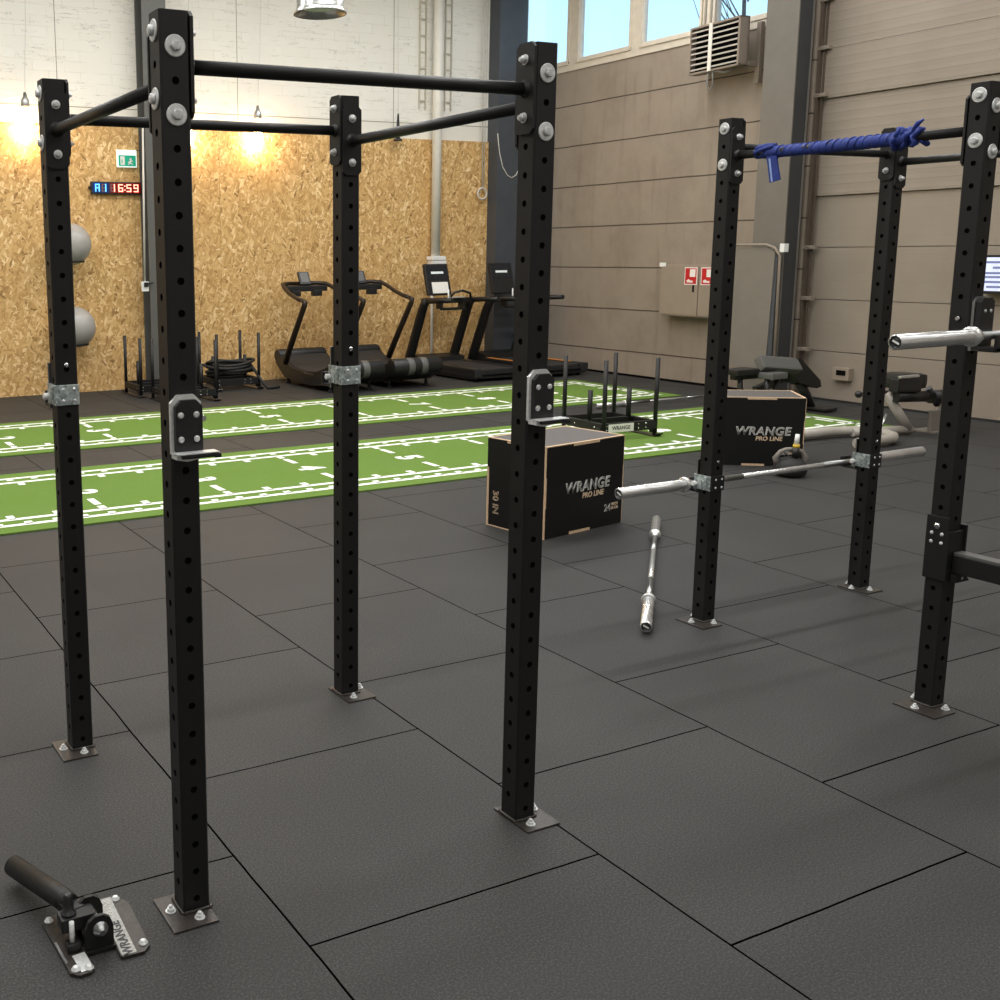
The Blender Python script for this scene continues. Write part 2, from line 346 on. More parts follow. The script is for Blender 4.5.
def text_geom(body, size, mtx, shear=0.0):
    cu = bpy.data.curves.new('t', 'FONT'); cu.body = body; cu.size = size; cu.align_x = 'CENTER'; cu.align_y = 'CENTER'; cu.offset = 0.016; cu.resolution_u = 3
    t = bpy.data.objects.new('t', cu); C.objects.link(t); bpy.context.view_layer.update()
    me = bpy.data.meshes.new_from_object(t.evaluated_get(bpy.context.evaluated_depsgraph_get())); bpy.data.objects.remove(t); bpy.data.curves.remove(cu)
    me.transform(mtx); return me
def basis(o, ex, ey):
    ex = Vector(ex).normalized(); ey = Vector(ey).normalized(); ez = ex.cross(ey)
    m = Matrix((ex, ey, ez)).transposed().to_4x4(); m.translation = Vector(o); return m

# ------------------------------------------------------------------ camera (pose solved from the metre grid of the floor tiles)
F_, YAW, PIT, ROL, CH, CX, CY, PX, PYY = 1085.586, R(25.879), R(9.750), R(-0.650), 1.820, -0.209, -5.328, 276.735, 440.590
fwd = V(math.sin(YAW) * math.cos(PIT), math.cos(YAW) * math.cos(PIT), -math.sin(PIT))
rt = V(math.cos(YAW), -math.sin(YAW), 0); upv = rt.cross(fwd)
r_ = rt * math.cos(ROL) + upv * math.sin(ROL); u_ = -rt * math.sin(ROL) + upv * math.cos(ROL)
cd = bpy.data.cameras.new('camera'); cam = bpy.data.objects.new('camera', cd); C.objects.link(cam)
mm = Matrix((r_, u_, -fwd)).transposed().to_4x4(); mm.translation = V(CX, CY, CH); cam.matrix_world = mm
cd.sensor_width = 36; cd.sensor_fit = 'HORIZONTAL'; cd.lens = 36 * F_ / 1000; cd.shift_x = (500 - PX) / 1000; cd.shift_y = (PYY - 500) / 1000
cd.clip_start = 0.05; cd.clip_end = 300; S.camera = cam

# ------------------------------------------------------------------ the room
X0, X1, Y0, Y1, ZC = -6.0, 11.357, -11.0, 9.01, 6.6
struct('floor', MB().b2((X0 - .2, Y0 - .2, -.15), (X1 + .3, 10.3, 0)), M['floor'], 'dark grey rubber tile floor laid in a staggered metre grid')
struct('ceiling', MB().b2((X0 - .2, Y0 - .2, ZC), (X1 + .3, 10.3, ZC + .15)), M['ceil'], 'pale ceiling above the gym')
struct('wall_back', MB().b2((X0 - .2, Y1 + .03, 0), (11.0, Y1 + .23, ZC)), M['brick'], 'white painted brick wall above the chipboard cladding')
struct('wall_back_cladding', MB().b2((X0, Y1, 0), (10.5, Y1 + .03, 3.515)), M['osb'], 'chipboard cladding along the lower back wall')
struct('wall_back_corner', MB().b2((10.9, 10.1, 0), (X1 + .3, 10.3, ZC)), M['taupe'])
struct('wall_left', MB().b2((X0 - .2, Y0, 0), (X0, Y1 + .1, ZC)), M['plaster'])
struct('wall_front', MB().b2((X0 - .2, Y0 - .2, 0), (X1 + .3, Y0, ZC)), M['plaster'])
WB, WT = 4.525, 6.0           # window band
DY0, DY1, DH = -1.6, 3.86, 5.2   # sectional door
wr = MB()
wr.b2((X1, DY1, 0), (X1 + .3, 10.3, WB)).b2((X1, DY1, WT), (X1 + .3, 10.3, ZC)).b2((X1, 9.66, WB), (X1 + .3, 10.3, WT)).b2((X1, DY1, WB), (X1 + .3, 4.1, WT))
wr.b2((X1, DY0, DH), (X1 + .3, DY1, ZC)).b2((X1, Y0, 0), (X1 + .3, DY0, ZC))
struct('wall_right', wr, M['taupe'], 'taupe concrete panel wall with a high window band')
# windows: four panes in one band, each a window of its own
panes = [(9.25, 8.22), (7.935, 6.92), (6.65, 5.65), (5.365, 4.35)]
for i, (ya, yb) in enumerate(panes):
    w = MB(); xa, xb = X1 - .02, X1 + .05
    yl = {0: 9.66, 1: 8.077, 2: 6.785, 3: 5.507}[i]; yr = {0: 8.077, 1: 6.785, 2: 5.507, 3: 4.1}[i]
    w.b2((xa, yb, WB - .02), (xb, yl, 4.665)).b2((xa, yb, 5.9), (xb, yl, WT))
    w.b2((xa, ya, 4.665), (xb, yl, 5.9)).b2((xa, yr, WB - .02), (xb, yb, WT))
    w.b2((xa - .025, ya + .015, 4.62), (xa, ya + .05, 5.9)).b2((xa - .025, yb - .05, 4.62), (xa, yb - .015, 5.9)).b2((xa - .02, yb - .05, 4.60), (xa, ya + .05, 4.64))
    o = struct('window_%d' % (i + 1), w, M['frame'], 'high window pane %d from the corner column' % (i + 1))
    part('window_glass', MB().b2((X1 + .015, yb, 4.665), (X1 + .021, ya, 5.9)), M['glass'], o)
# sectional door: stacked sections, the upper ones standing slightly proud
d = MB()
secs = [(0.0, .59, .10), (.597, 1.205, .10), (1.212, 1.82, .10), (1.827, 2.425, .10), (2.43, 2.98, .065), (2.983, 3.54, .065), (3.545, 4.1, .03), (4.103, 4.7, .03), (4.703, DH, .03)]
for za, zb, dx in secs: d.b2((X1 + dx, DY0, za), (X1 + .25, DY1, zb), bev=.004)
d1 = struct('door_1', d, M['door'], 'taupe sectional garage door with ribbed sections')
d_b = MB(); d_b.b2((X1 + .252, DY0, 0), (X1 + .29, DY1, DH)); part('backing_sheet', d_b, M['taupe'], d1)
part('door_gasket', MB().b2((X1 + .09, DY0, 0.0), (X1 + .12, DY1, .025)), M['rubber'], d1)
t = MB(); t.b2((X1 - .02, DY1 - .055, 0), (X1 + .05, DY1 - .03, 5.2)).b2((X1 + .01, DY1 - .10, 0), (X1 + .03, DY1 - .08, 5.2)); part('door_track', t, M['track'], d1)
t = MB(); t.b2((X1 - .05, DY1 - .012, 0), (X1 + .02, DY1 + .02, 5.2)); part('door_jamb', t, M['taupe'], d1)
for z in (.61, 1.225, 1.83, 3.59, 4.12, 4.66):
    t = MB(); t.b2((X1 - .03, DY1 - .17, z - .025), (X1 + .04, DY1 - .02, z + .02), bev=.006).cyl((X1 - .01, DY1 - .14, z + .0), (X1 - .01, DY1 - .04, z + .0), .022)
    part('roller_bracket', t, M['heater'], d1)
t = MB(); t.b2((X1 + .02, 3.15, .27), (X1 + .10, 3.37, .42), bev=.008); g = part('door_handle', t, M['cabinet'], d1)
part('handle_recess', MB().b2((X1 + .015, 3.19, .33), (X1 + .021, 3.31, .39)), M['hole'], g)
# steel columns
c = MB(); c.b2((10.50, 8.78, 0), (11.02, 9.04, ZC)); COL_CORNER = struct('column_corner', c, M['coldark'], 'dark grey steel column in the back corner')
c = MB(); c.b2((4.73, 8.72, 0), (5.06, 8.735, ZC)).b2((4.73, 8.985, 0), (5.06, 9.0, ZC)).b2((4.885, 8.735, 0), (4.905, 8.985, ZC)); struct('column_back', c, M['colmid'], 'grey steel column on the chipboard wall')
c = MB(); c.b2((10.96, 3.82, 0), (10.98, 4.27, ZC)).b2((10.98, 4.03, 0), (11.20, 4.07, ZC)).b2((11.20, 3.82, 0), (11.22, 4.27, ZC)); c.mat(1).b2((10.98, 3.832, 0), (11.20, 3.85, ZC))  # dark sheet paints the shade into the recess between the flanges
struct('column_right', c, [M['colgrey'], M['colshade']], 'grey steel column between concrete wall and garage door')
struct('baseboard_right', MB().b2((X1 - .012, DY1 + .01, 0), (X1, 10.1, .03)), M['hole'])

# ------------------------------------------------------------------ turf strips
def turf(name, ya, label):
    m = MB(); m.b2((0.3, ya, 0.001), (10.3, ya + 2.0, .012)); m.mat(1); z = .0135
    def ln(x0, x1, y0, y1): m.quad((x0, y0, z), (x1, y0, z), (x1, y1, z), (x0, y1, z))
    w = .055; ob, ib = ya + .19, ya + .36; ot, it = ya + 1.79, ya + 1.62
    for y in (ob, ib, ot, it): ln(.45, 10.15, y - w / 2, y + w / 2)
    ln(.45, .45 + w, ob, ot); ln(10.15 - w, 10.15, ob, ot)
    for k in range(0, 49):
        x = .4 + .2 * k + .03
        if x < 10.1: ln(x - w / 2, x + w / 2, ob, ob + .08); ln(x - w / 2, x + w / 2, ot - .08, ot)
    for k in range(2, 31):
        x = k / 3 + .015
        ln(x - w / 2, x + w / 2, ib, ib + .12); ln(x - w / 2, x + w / 2, it - .12, it)
    mid = ya + .99
    digs = []
    for n in range(1, 11):
        for a, b in ((ib + .17, ib + .38), (it - .38, it - .17)): ln(n - w / 2 + .015, n + w / 2 + .015, a, b)
        digs.append(text_geom(str(n), .31, basis((n + .015, mid, z), (0, -1, 0), (1, 0, 0))))
    me = m.mesh(name, [M['turf'], M['marking']])
    bm = bmesh.new(); bm.from_mesh(me)
    for dm in digs:
        k0 = len(bm.faces); bm.from_mesh(dm); bm.faces.ensure_lookup_table()
        for f in bm.faces[k0:]: f.material_index = 1
        bpy.data.meshes.remove(dm)
    bm.to_mesh(me); bm.free()
    return tag(link(name, me), label, 'turf mat')
turf('turf_strip', 1.76, 'green sprint turf strip with white metre markings, nearer of the two, under the prowler sled')
turf('turf_strip', 4.64, 'green sprint turf strip with white metre markings, farther of the two, towards the treadmills')

# ------------------------------------------------------------------ training rigs
PW, PH = 0.078, 2.41
def upright_mesh():
    m = MB(); h = PW / 2; ch = .005; cc = .017; n = 16; rad = .0098
    def face(ex, nz, z0):
        ex = Vector(ex); nz = Vector(nz); up = V(0, 0, 1)
        def P(u, z, dd=0.0): return nz * (h - dd) + ex * u + up * z
        L = h - ch; zs = [z0 + .0815 * k for k in range(29) if z0 + .0815 * k < PH - .02]
        m.mat(0); m.quad(P(-L, .006), P(-cc, .006), P(-cc, PH), P(-L, PH)); m.quad(P(cc, .006), P(L, .006), P(L, PH), P(cc, PH))
        prev = .006
        for z in zs:
            m.mat(0); m.quad(P(-cc, prev), P(cc, prev), P(cc, z - cc), P(-cc, z - cc)); prev = z + cc
            cir, sq, inn = [], [], []
            for k in range(n):
                a = 2 * PI * (k + .0) / n; ca, sa = math.cos(a), math.sin(a); q = cc / max(abs(ca), abs(sa))
                cir.append(m.bm.verts.new(P(ca * rad, z + sa * rad))); sq.append(m.bm.verts.new(P(ca * q, z + sa * q))); inn.append(m.bm.verts.new(P(ca * rad, z + sa * rad, .008)))
            for k in range(n):
                j = (k + 1) % n; m.mat(0); m._f([cir[k], cir[j], sq[j], sq[k]]); m.mat(1); m._f([inn[k], inn[j], cir[j], cir[k]])
            m._f(inn)
        m.mat(0); m.quad(P(-cc, prev), P(cc, prev), P(cc, PH), P(-cc, PH))
    face((1, 0, 0), (0, -1, 0), .043); face((-1, 0, 0), (0, 1, 0), .043); face((0, -1, 0), (-1, 0, 0), .084); face((0, 1, 0), (1, 0, 0), .084)
    for sx, sy in ((1, 1), (1, -1), (-1, 1), (-1, -1)):
        a = V(sx * h, sy * (h - ch), 0); b = V(sx * (h - ch), sy * h, 0); zt = V(0, 0, PH); z0 = V(0, 0, .006)
        m.quad(a + z0, b + z0, b + zt, a + zt)
    m.prism([(-h + ch, -h), (h - ch, -h), (h, -h + ch), (h, h - ch), (h - ch, h), (-h + ch, h), (-h, h - ch), (-h, -h + ch)], PH - .001, PH)
    return m.mesh('upright', [M['black'], M['hole']])
UPM = upright_mesh()
bp = MB(); bp.b2((-.066, -.087, 0), (.066, .087, .006), bev=.002); BPM = bp.mesh('base_plate', M['baseplate'])
an = MB(); an.lathe((0, 0, 0), [(.015, 0), (.015, .0025)], 16); an.lathe((0, 0, .0025), [(.0105, 0), (.0105, .009)], 6); an.lathe((0, 0, .0115), [(.006, 0), (.006, .006), (.004, .008)], 12); ANM = an.mesh('anchor_bolt', M['bright'])
wl = MB(); wl.tube([(-.039, -.043, .008), (.039, -.043, .008), (.043, -.039, .008), (.043, .039, .008), (.039, .043, .008), (-.039, .043, .008), (-.043, .039, .008), (-.043, -.039, .008), (-.039, -.043, .008)], .005, 6); WLM = wl.mesh('weld_bead', M['baseplate'])
wb = MB(); wb.lathe((0, 0, 0), [(.027, 0), (.0275, .002), (.025, .004)], 24); wb.lathe((0, 0, .004), [(.014, 0), (.014, .008), (.011, .011)], 6); wb.lathe((0, 0, .012), [(.007, 0), (.007, .004)], 10); WBM = wb.mesh('bolt_head', M['bright'])
nb = MB(); nb.lathe((0, 0, 0), [(.015, 0), (.015, .003)], 18); nb.lathe((0, 0, .003), [(.0115, 0), (.0115, .009), (.009, .012)], 6); nb.lathe((0, 0, .012), [(.0065, 0), (.0065, .008)], 10); NBM = nb.mesh('bolt_nut', M['bright'])
AX = {'+X': (R(0), R(90), 0), '-X': (0, R(-90), 0), '+Y': (R(-90), 0, 0), '-Y': (R(90), 0, 0)}
DV = {'+X': V(1, 0, 0), '-X': V(-1, 0, 0), '+Y': V(0, 1, 0), '-Y': V(0, -1, 0)}
OPP = {'+X': '-X', '-X': '+X', '+Y': '-Y', '-Y': '+Y'}
ZB = {'X': (2.365, 2.203, 2.284), 'Y': (2.325, 2.162, 2.243)}   # bolt heights and bar height for bars along X or Y
def rig(label, posts, bars):
    """posts: name -> (x, y, plate offset x, mean of anchor); bars: (post a, post b, dir from a to b)"""
    xs = [p[0] for p in posts.values()]; ys = [p[1] for p in posts.values()]
    root = thing('training_rig', label, 'rig', (sum(xs) / len(xs), sum(ys) / len(ys), 0))
    ups = {}
    for k, (x, y, ox) in posts.items():
        u = bpy.data.objects.new('upright', UPM); C.objects.link(u); u.parent = root; u.location = (x - root.location.x, y - root.location.y, 0); ups[k] = u
        for nm, me, l in (('base_plate', BPM, (ox, -.022, 0)), ('weld_bead', WLM, (0, 0, 0)), ('anchor_bolt', ANM, (-.068 + min(0, ox + .03), -.010, .006) if ox < 0 else (.066, .002, .006)),
                          ('anchor_bolt', ANM, (-.006, -.074, .006)), ('anchor_bolt', ANM, (-.002, .056, .006))):
            o = bpy.data.objects.new(nm, me); C.objects.link(o); o.parent = u; o.location = l
    def bolt(u, me, face, z, out):
        o = bpy.data.objects.new('bolt', me); C.objects.link(o); o.parent = u; o.location = DV[face] * (PW / 2 + out) + V(0, 0, z); o.rotation_euler = AX[face]
    for a, b, dr, nm in bars:
        ax = dr[1]; z1, z2, zb = ZB[ax]; pa, pb = V(*posts[a][:2], 0), V(*posts[b][:2], 0); dv = DV[dr]
        A = pa + dv * (PW / 2) + V(0, 0, zb); B = pb - dv * (PW / 2) + V(0, 0, zb)
        m = MB(); m.tube([A, B], .0185, 20); bar = part('pull_up_bar', m, M['black'], root, world=True)
        for p, face, k in ((pa, dr, a), (pb, OPP[dr], b)):
            fv = DV[face]; sd = V(0, 1, 0) if ax == 'X' else V(1, 0, 0); w = .041; cz = .014
            m = MB(); poly = [(-w, -.128 + cz), (-w + cz, -.128), (w - cz, -.128), (w, -.128 + cz), (w, .128 - cz), (w - cz, .128), (-w + cz, .128), (-w, .128 - cz)]
            o0 = p + fv * (PW / 2 + .001); o1 = p + fv * (PW / 2 + .010)
            lo = [m.bm.verts.new(o0 + sd * uu + V(0, 0, zb + vv)) for uu, vv in poly]; hi = [m.bm.verts.new(o1 + sd * uu + V(0, 0, zb + vv)) for uu, vv in poly]
            m._f(lo); m._f(hi)
            for i in range(8): m._f([lo[i], lo[(i + 1) % 8], hi[(i + 1) % 8], hi[i]])
            m.tube([o1 + V(0, 0, zb), o1 + fv * .012 + V(0, 0, zb)], [.026, .019], 16, caps=False)
            part('end_plate', m, M['black'], bar, world=True)
            for z in (z1, z2): bolt(ups[k], NBM, face, z, .010); bolt(ups[k], WBM, OPP[face], z, .0005)
    return root, ups
rigA, upA = rig('black four-post pull-up rig in the foreground left, standing empty',
    dict(A=(.791, -2.681, -.028), B=(.791, -1.540, -.028), C=(1.930, -1.560, .016), D=(1.926, -2.701, .02)),
    [('A', 'D', '+X', 'bar'), ('B', 'C', '+X', 'bar'), ('A', 'B', '+Y', 'bar'), ('D', 'C', '+Y', 'bar')])
rigB, upB = rig('black pull-up rig at the right with a blue band wound on its left bar',
    dict(E=(3.951, -1.592, -.05), F=(5.101, -1.597, -.013), G=(3.955, -2.748, -.062), H=(5.105, -2.753, .0)),
    [('E', 'F', '+X', 'bar'), ('G', 'H', '+X', 'bar'), ('G', 'E', '+Y', 'bar'), ('H', 'F', '+Y', 'bar')])

# sandwich J-cups on the posts' front faces (black liner, bright rim, peg)
def jcup_front(label, x, y, z0=1.31):
    """x,y: centre of post; cup hangs on the face towards -Y"""
    r = thing('j_cup', label, 'j-cup', (x, y - PW / 2, z0), 0, 'bar catches on the rig posts')
    w, h, c = .0425, .156, .02
    poly = [(-w, -.004 + c * .4), (-w + c * .4, -.004), (w - c * .4, -.004), (w, -.004 + c * .4), (w, h - c), (w - c, h), (-w + c, h), (-w, h - c)]
    b = MB(); b.prism(poly, -.012, -.001, 'XZ'); b.prism([(-w, .006), (-w, -.006), (-.012, -.012), (w, -.004), (w, .006)], -.05, -.012, 'XZ'); part('steel_bracket', b, M['bright'], r)
    p2 = [(u * .88 + .003, v * .87 + .008) for u, v in poly]
    b = MB(); b.prism(p2, -.026, -.0125, 'XZ'); l = part('liner_plate', b, M['plastic'], r)
    for u in (-.02, .023):
        for v in (.042, .105):
            q = MB(); q.lathe((u, -.026, v), [(.0085, 0), (.0085, -.002), (.005, -.0045)], 14, axis='Y'); part('rivet', q, M['bright'], l)
    b = MB(); b.b2((-.03, -.062, -.004), (.072, -.027, .008), bev=.004); b.b2((.058, -.064, -.006), (.076, -.02, .006), bev=.003); part('cradle_lip', b, M['plastic'], r)
    b = MB(); b.b2((-.044, -.064, .008), (.07, -.0265, .0105)); part('cradle_edge', b, M['bright'], r)
    b = MB(); b.cyl((w + .008, .02, .09), (w + .008, -.008, .09), .008); part('locking_pin', b, M['zinc'], r)
    return r
jcup_front('black j-cup with bright rim on the foreground rig post nearest the landmine base', .791, -2.681)
jcup_front('black j-cup with bright rim on the front post before the near plywood box', 1.926, -2.701, 1.313)
def jcup_back(label, x, y, z, dark):
    """cup facing away from the viewer: a galvanised strap wraps the post"""
    r = thing('j_cup', label, 'j-cup', (x, y + PW / 2, z), 0, 'bar catches on the rig posts')
    h = PW / 2; zz = .036
    b = MB(); b.b2((-h - .008, -PW - .001, -zz), (-h - .001, .022, zz), bev=.002)          # strap on the -X side
    b.b2((-h - .014, -.062, -zz * .45), (-h - .008, -.038, zz * .8), bev=.004).b2((-h - .012, -.03, -zz * .9), (-h - .008, -.006, zz * .4), bev=.003)
    part('strap', b, M['galv'], r)
    b = MB(); b.b2((-h - .006, -PW - .0085, -zz), (h + .001, -PW - .001, zz), bev=.0015); f = part('face_plate', b, M['plastic'] if dark else M['galv'], r)
    for u in (-.018, .022):
        for v in (-.02, .02):
            q = MB(); q.lathe((u, -PW - .0085, v), [(.0055, 0), (.0055, -.002), (.003, -.0035)], 12, axis='Y'); part('rivet', q, M['bright'], f)
    b = MB(); b.b2((-h - .008, .001, -zz - .02), (h + .004, .008, .11), bev=.002); part('back_plate', b, M['steel'], r)
    b = MB(); b.b2((-h, .008, -zz - .02), (h - .002, .095, -zz - .008), bev=.003).b2((-h, .088, -zz - .02), (h - .002, .098, .0), bev=.003); part('cradle_lip', b, M['plastic'], r)
    b = MB(); b.lathe((-h - .035, .012, -.012), [(.008, .008), (.0125, .012), (.0125, .03), (.008, .036)], 16, axis='X'); part('roller', b, M['cap'], r)
    b = MB(); b.lathe((.0, -PW - .001, .105), [(.009, 0), (.009, -.002), (.004, -.005)], 14, axis='Y'); part('locking_pin', b, M['zinc'], r)
    return r
jcup_back('galvanised bar catch wrapped round the far left post of the foreground rig', .791, -1.540, 1.338, False)
jcup_back('galvanised bar catch on the middle back post, in front of the treadmills', 1.930, -1.560, 1.343, False)
jcup_back('dark plated bar catch holding the left end of the low barbell', 3.951, -1.592, .702, True)
jcup_back('dark plated bar catch holding the right end of the low barbell', 5.101, -1.597, .706, True)
# safety arm on the right rig's near post
r = thing('spotter_arm', 'black spotter arm sleeved on the right-hand rig post, pointing forward', 'spotter arm', (3.955, -2.748, .53))
h = PW / 2
b = MB(); b.b2((-h - .012, -h - .008, 0), (-h - .001, h + .004, .255), bev=.005).b2((-h - .012, -h - .012, 0), (h + .012, -h - .001, .2), bev=.005).b2((h + .001, -h - .02, .02), (h + .012, h + .02, .22), bev=.004); sl = part('post_sleeve', b, M['black'], r)
q = MB(); q.lathe((-h - .012, -.0, .215), [(.0125, 0), (.0125, -.002), (.006, -.006)], 18, axis='X'); part('locking_pin', q, M['zinc'], sl)
for u in (.018, -.022):
    for v in (.15, .185):
        q = MB(); q.lathe((-h - .012, u, v), [(.007, 0), (.007, -.0015), (.003, -.003)], 14, axis='X'); part('rivet', q, M['bright'], sl)
b = MB(); b.b2((h - .06, -h - .62, .035), (h - .002, -h - .012, .105), bev=.004); part('arm_beam', b, M['black'], r)
b = MB(); b.b2((h - .058, -h - .62, .105), (h - .004, -h - .015, .118), bev=.003); part('top_liner', b, M['greyvinyl'], r)
b = MB(); b.b2((h - .066, -h - .04, .0), (h + .014, -h - .012, .032), bev=.003); g = part('foot_bracket', b, M['black'], r)
for u in (-.03, .006):
    q = MB(); q.lathe((h + u, -h - .04, .016), [(.006, 0), (.006, -.0015), (.003, -.003)], 12, axis='Y'); part('rivet', q, M['bright'], g)
# j-cup of the right rig's near post (upright plate, carries the near barbell)
r = thing('j_cup', 'tall black j-cup under the barbell sleeve on the right-hand rig post', 'j-cup', (3.966, -2.748 - PW / 2, 1.466), 0, 'bar catches on the rig posts')
w = .042
b = MB(); b.prism([(-w, -.035), (w, -.035), (w, .15), (w - .018, .168), (-w + .018, .168), (-w, .15)], -.012, -.001, 'XZ'); part('steel_bracket', b, M['steel'], r)
b = MB(); b.prism([(-w + .004, -.03), (w + .001, -.03), (w + .001, .148), (w - .016, .164), (-w + .02, .164), (-w + .004, .148)], -.034, -.0125, 'XZ'); l = part('liner_plate', b, M['plastic'], r)
for u in (-.012, .022):
    q = MB(); q.lathe((u, -.034, .115), [(.0065, 0), (.0065, -.002), (.003, -.004)], 14, axis='Y'); part('rivet', q, M['bright'], l)
b = MB(); b.b2((-w, -.105, -.035), (w, -.034, -.016), bev=.004).b2((-w, -.105, -.035), (w, -.095, .03), bev=.004); part('cradle_lip', b, M['plastic'], r)
b = MB(); b.lathe((-PW / 2 - .02, PW / 2, .085), [(.007, -.002), (.009, .004), (.007, .01)], 12, axis='X'); part('locking_pin', b, M['zinc'], r)

# ------------------------------------------------------------------ barbells
BL, SL = 2.25, .43
def barbell(label):
    r = thing('barbell', label, 'barbell', group='chromed barbells')
    m = MB(); m.cyl((-BL / 2 + SL, 0, 0), (BL / 2 - SL, 0, 0), .0145, 16); sh = part('shaft', m, M['chrome'], r)
    for a, c in ((-.64, -.30), (.30, .64)):
        m = MB(); m.cyl((a, 0, 0), (c, 0, 0), .0153, 16); part('knurled_grip', m, M['steel'], sh)
    for s in (-1, 1):
        e = s * BL / 2; q = s * (BL / 2 - SL)
        m = MB(); m.lathe((0, 0, 0), [(.0235, e), (.0278, e - s * .003), (.0278, q)], 28, axis='X', caps=False); m.lathe((0, 0, 0), [(.0235, e), (.0225, e - s * .006)], 28, axis='X', caps=False); sv = part('sleeve', m, M['chrome'], r)
        m = MB(); m.lathe((0, 0, 0), [(.001, e - s * .005), (.0225, e - s * .005), (.0225, e - s * .012)], 28, axis='X'); ec = part('end_cap', m, M['plastic'], sv)
        m = MB(); m.box((e - s * .0045, 0, 0), (.0012, .028, .007), Euler((R(25), 0, 0)).to_matrix()); part('cap_print', m, M['cap'], sv)
        m = MB(); m.lathe((0, 0, 0), [(.0278, q + s * .012), (.038, q + s * .010), (.0385, q), (.036, q - s * .012), (.022, q - s * .016), (.02, q - s * .045), (.015, q - s * .05)], 28, axis='X'); part('collar', m, M['chrome'], r)
    return r
bb = barbell('chromed barbell lying on the floor beside the near plywood box'); d_ = V(5.169 - 3.542, -.064 + 1.624, 0)
bb.location = (3.542 + d_.x / 2, -1.624 + d_.y / 2, .0385); bb.rotation_euler = (0, 0, math.atan2(d_.y, d_.x))
def put(o, label, c, d):
    o['label'] = label; d = Vector(d).normalized(); o.location = c
    o.rotation_mode = 'XYZ'; o.rotation_euler = (0, -math.asin(d.z), math.atan2(d.y, d.x)); return o
put(copy_tree(bb), 'chromed barbell racked low across the back posts of the right-hand rig', (4.588, -1.486, .676), (1, 0, .002))
put(copy_tree(bb), 'chromed barbell racked at chest height, its end reaching past the right-hand rig post', (3.405 + BL / 2, -2.852, 1.494), (1, 0, .003))
put(copy_tree(bb), 'chromed barbell lying on the rubber gap between the two turf strips', (8.60 + BL / 2, 4.30, .0385), (1, .0, 0))

# blue cloth band wound on the left bar of the right rig
r = thing('resistance_band', 'blue cloth band wound round the left bar of the right-hand rig', 'exercise band', (3.957, -2.117, 2.243))
yA, yB = .375, -.385
m = MB()
def band_r(t): return .0245 + .0008 * math.sin(t * 150) + .0007 * math.sin(t * 331 + 1) + .002 * t
m.tube([(.002 * math.sin(t * 40), yA + (yB - yA) * t, -.003 * math.sin(t * 3.1)) for t in [i / 160 for i in range(161)]], [band_r(i / 160) for i in range(161)], 18, caps=False)
for k in range(22):
    t = k / 22; pts = []
    for j in range(13):
        a = j / 12 * PI * 1.3 - .5; yy = yA + (yB - yA) * (t + .02 + .045 * j / 12); rr_ = band_r(t) - .001; pts.append((-math.cos(a) * rr_, yy, math.sin(a) * rr_))
    m.tube(pts, .0028, 6)
part('wound_cloth', m, M['blue'], r)
m = MB()
for k in range(26):
    a = random.random() * 2 * PI; y = yB + .0 + random.random() * .12; rr_ = .020 + random.random() * .010
    m.tube([(-math.cos(a) * rr_, y, math.sin(a) * rr_), (-math.cos(a + .9) * (rr_ + .010), y + random.uniform(-.05, .03), math.sin(a + .9) * (rr_ + .010)), (-math.cos(a + 1.9) * rr_, y - .02, math.sin(a + 1.9) * rr_)], [.009, .012, .006], 7)
m.tube([(-.01, yB + .02, .02), (-.015, yB + .0, .05), (-.01, yB - .02, .062)], [.012, .010, .004], 7)
part('knot', m, M['blue'], r)
m = MB(); m.prism([(.30, -.02), (.25, -.02), (.222, -.125), (.275, -.135)], -.028, -.020, 'YZ'); m.mat(1).prism([(.288, -.03), (.278, -.03), (.258, -.132), (.266, -.133)], -.0290, -.0281, 'YZ'); part('loose_tail', m, [M['blue'], M['bluelight']], r)
m = MB()
for k in range(6):
    a = R(40 * k); m.tube([(-math.cos(a) * .028, yA - .01, math.sin(a) * .028), (-math.cos(a + .5) * .032, yA - .06, math.sin(a + .5) * .032), (-math.cos(a + 1) * .028, yA - .1, math.sin(a + 1) * .028)], .010, 7)
part('first_wrap', m, M['blue'], r)

# ------------------------------------------------------------------ landmine base
r = thing('landmine_base', 'black landmine bar holder bolted to the floor left of the front post', 'landmine', (.50, -2.70, 0))
def plate(poly, T_):
    m = MB(); m.prism(poly, 0, .009); m.bm.transform(T_); return m
def strip(sx, sy, T_, off):
    m = MB(); m.box((0, 0, 0), (sx, sy, .002)); m.bm.transform(T_ @ Matrix.Translation(off)); return m
TR = Matrix.Translation((.083, .012, 0)) @ Matrix.Rotation(R(-2.5), 4, 'Z'); TL = Matrix.Translation((-.078, -.008, 0)) @ Matrix.Rotation(R(3), 4, 'Z')
hw, hh = .042, .142
fr = part('floor_plate', plate([(-hw, -hh + .006), (-hw + .006, -hh), (hw - .022, -hh), (hw, -hh + .022), (hw, hh - .05), (hw - .03, hh), (-hw, hh)], TR), M['baseplate'], r)
part('name_strip', strip(.040, .27, TR, (-.019, -.002, .0098)), M['slat2'], fr, label='bright strip reading WRANGE')
text('name_lettering', 'WRANGE', .036, M['plastic'], fr, TR @ Matrix.Translation((-.019, -.062, .0110)) @ Matrix.Rotation(R(90), 4, 'Z'), bold=.0008, space=1.0)
text('name_lettering', 'PRO LINE', .026, M['printgrey'], fr, TR @ Matrix.Translation((-.019, .07, .0110)) @ Matrix.Rotation(R(90), 4, 'Z'))
def anchor(parent, T_, x, y):
    q = MB(); q.lathe((0, 0, .009), [(.0125, 0), (.0125, .003), (.0085, .004), (.0085, .009), (.005, .011)], 12); q.bm.transform(T_ @ Matrix.Translation((x, y, 0))); part('anchor_bolt', q, M['bright'], parent)
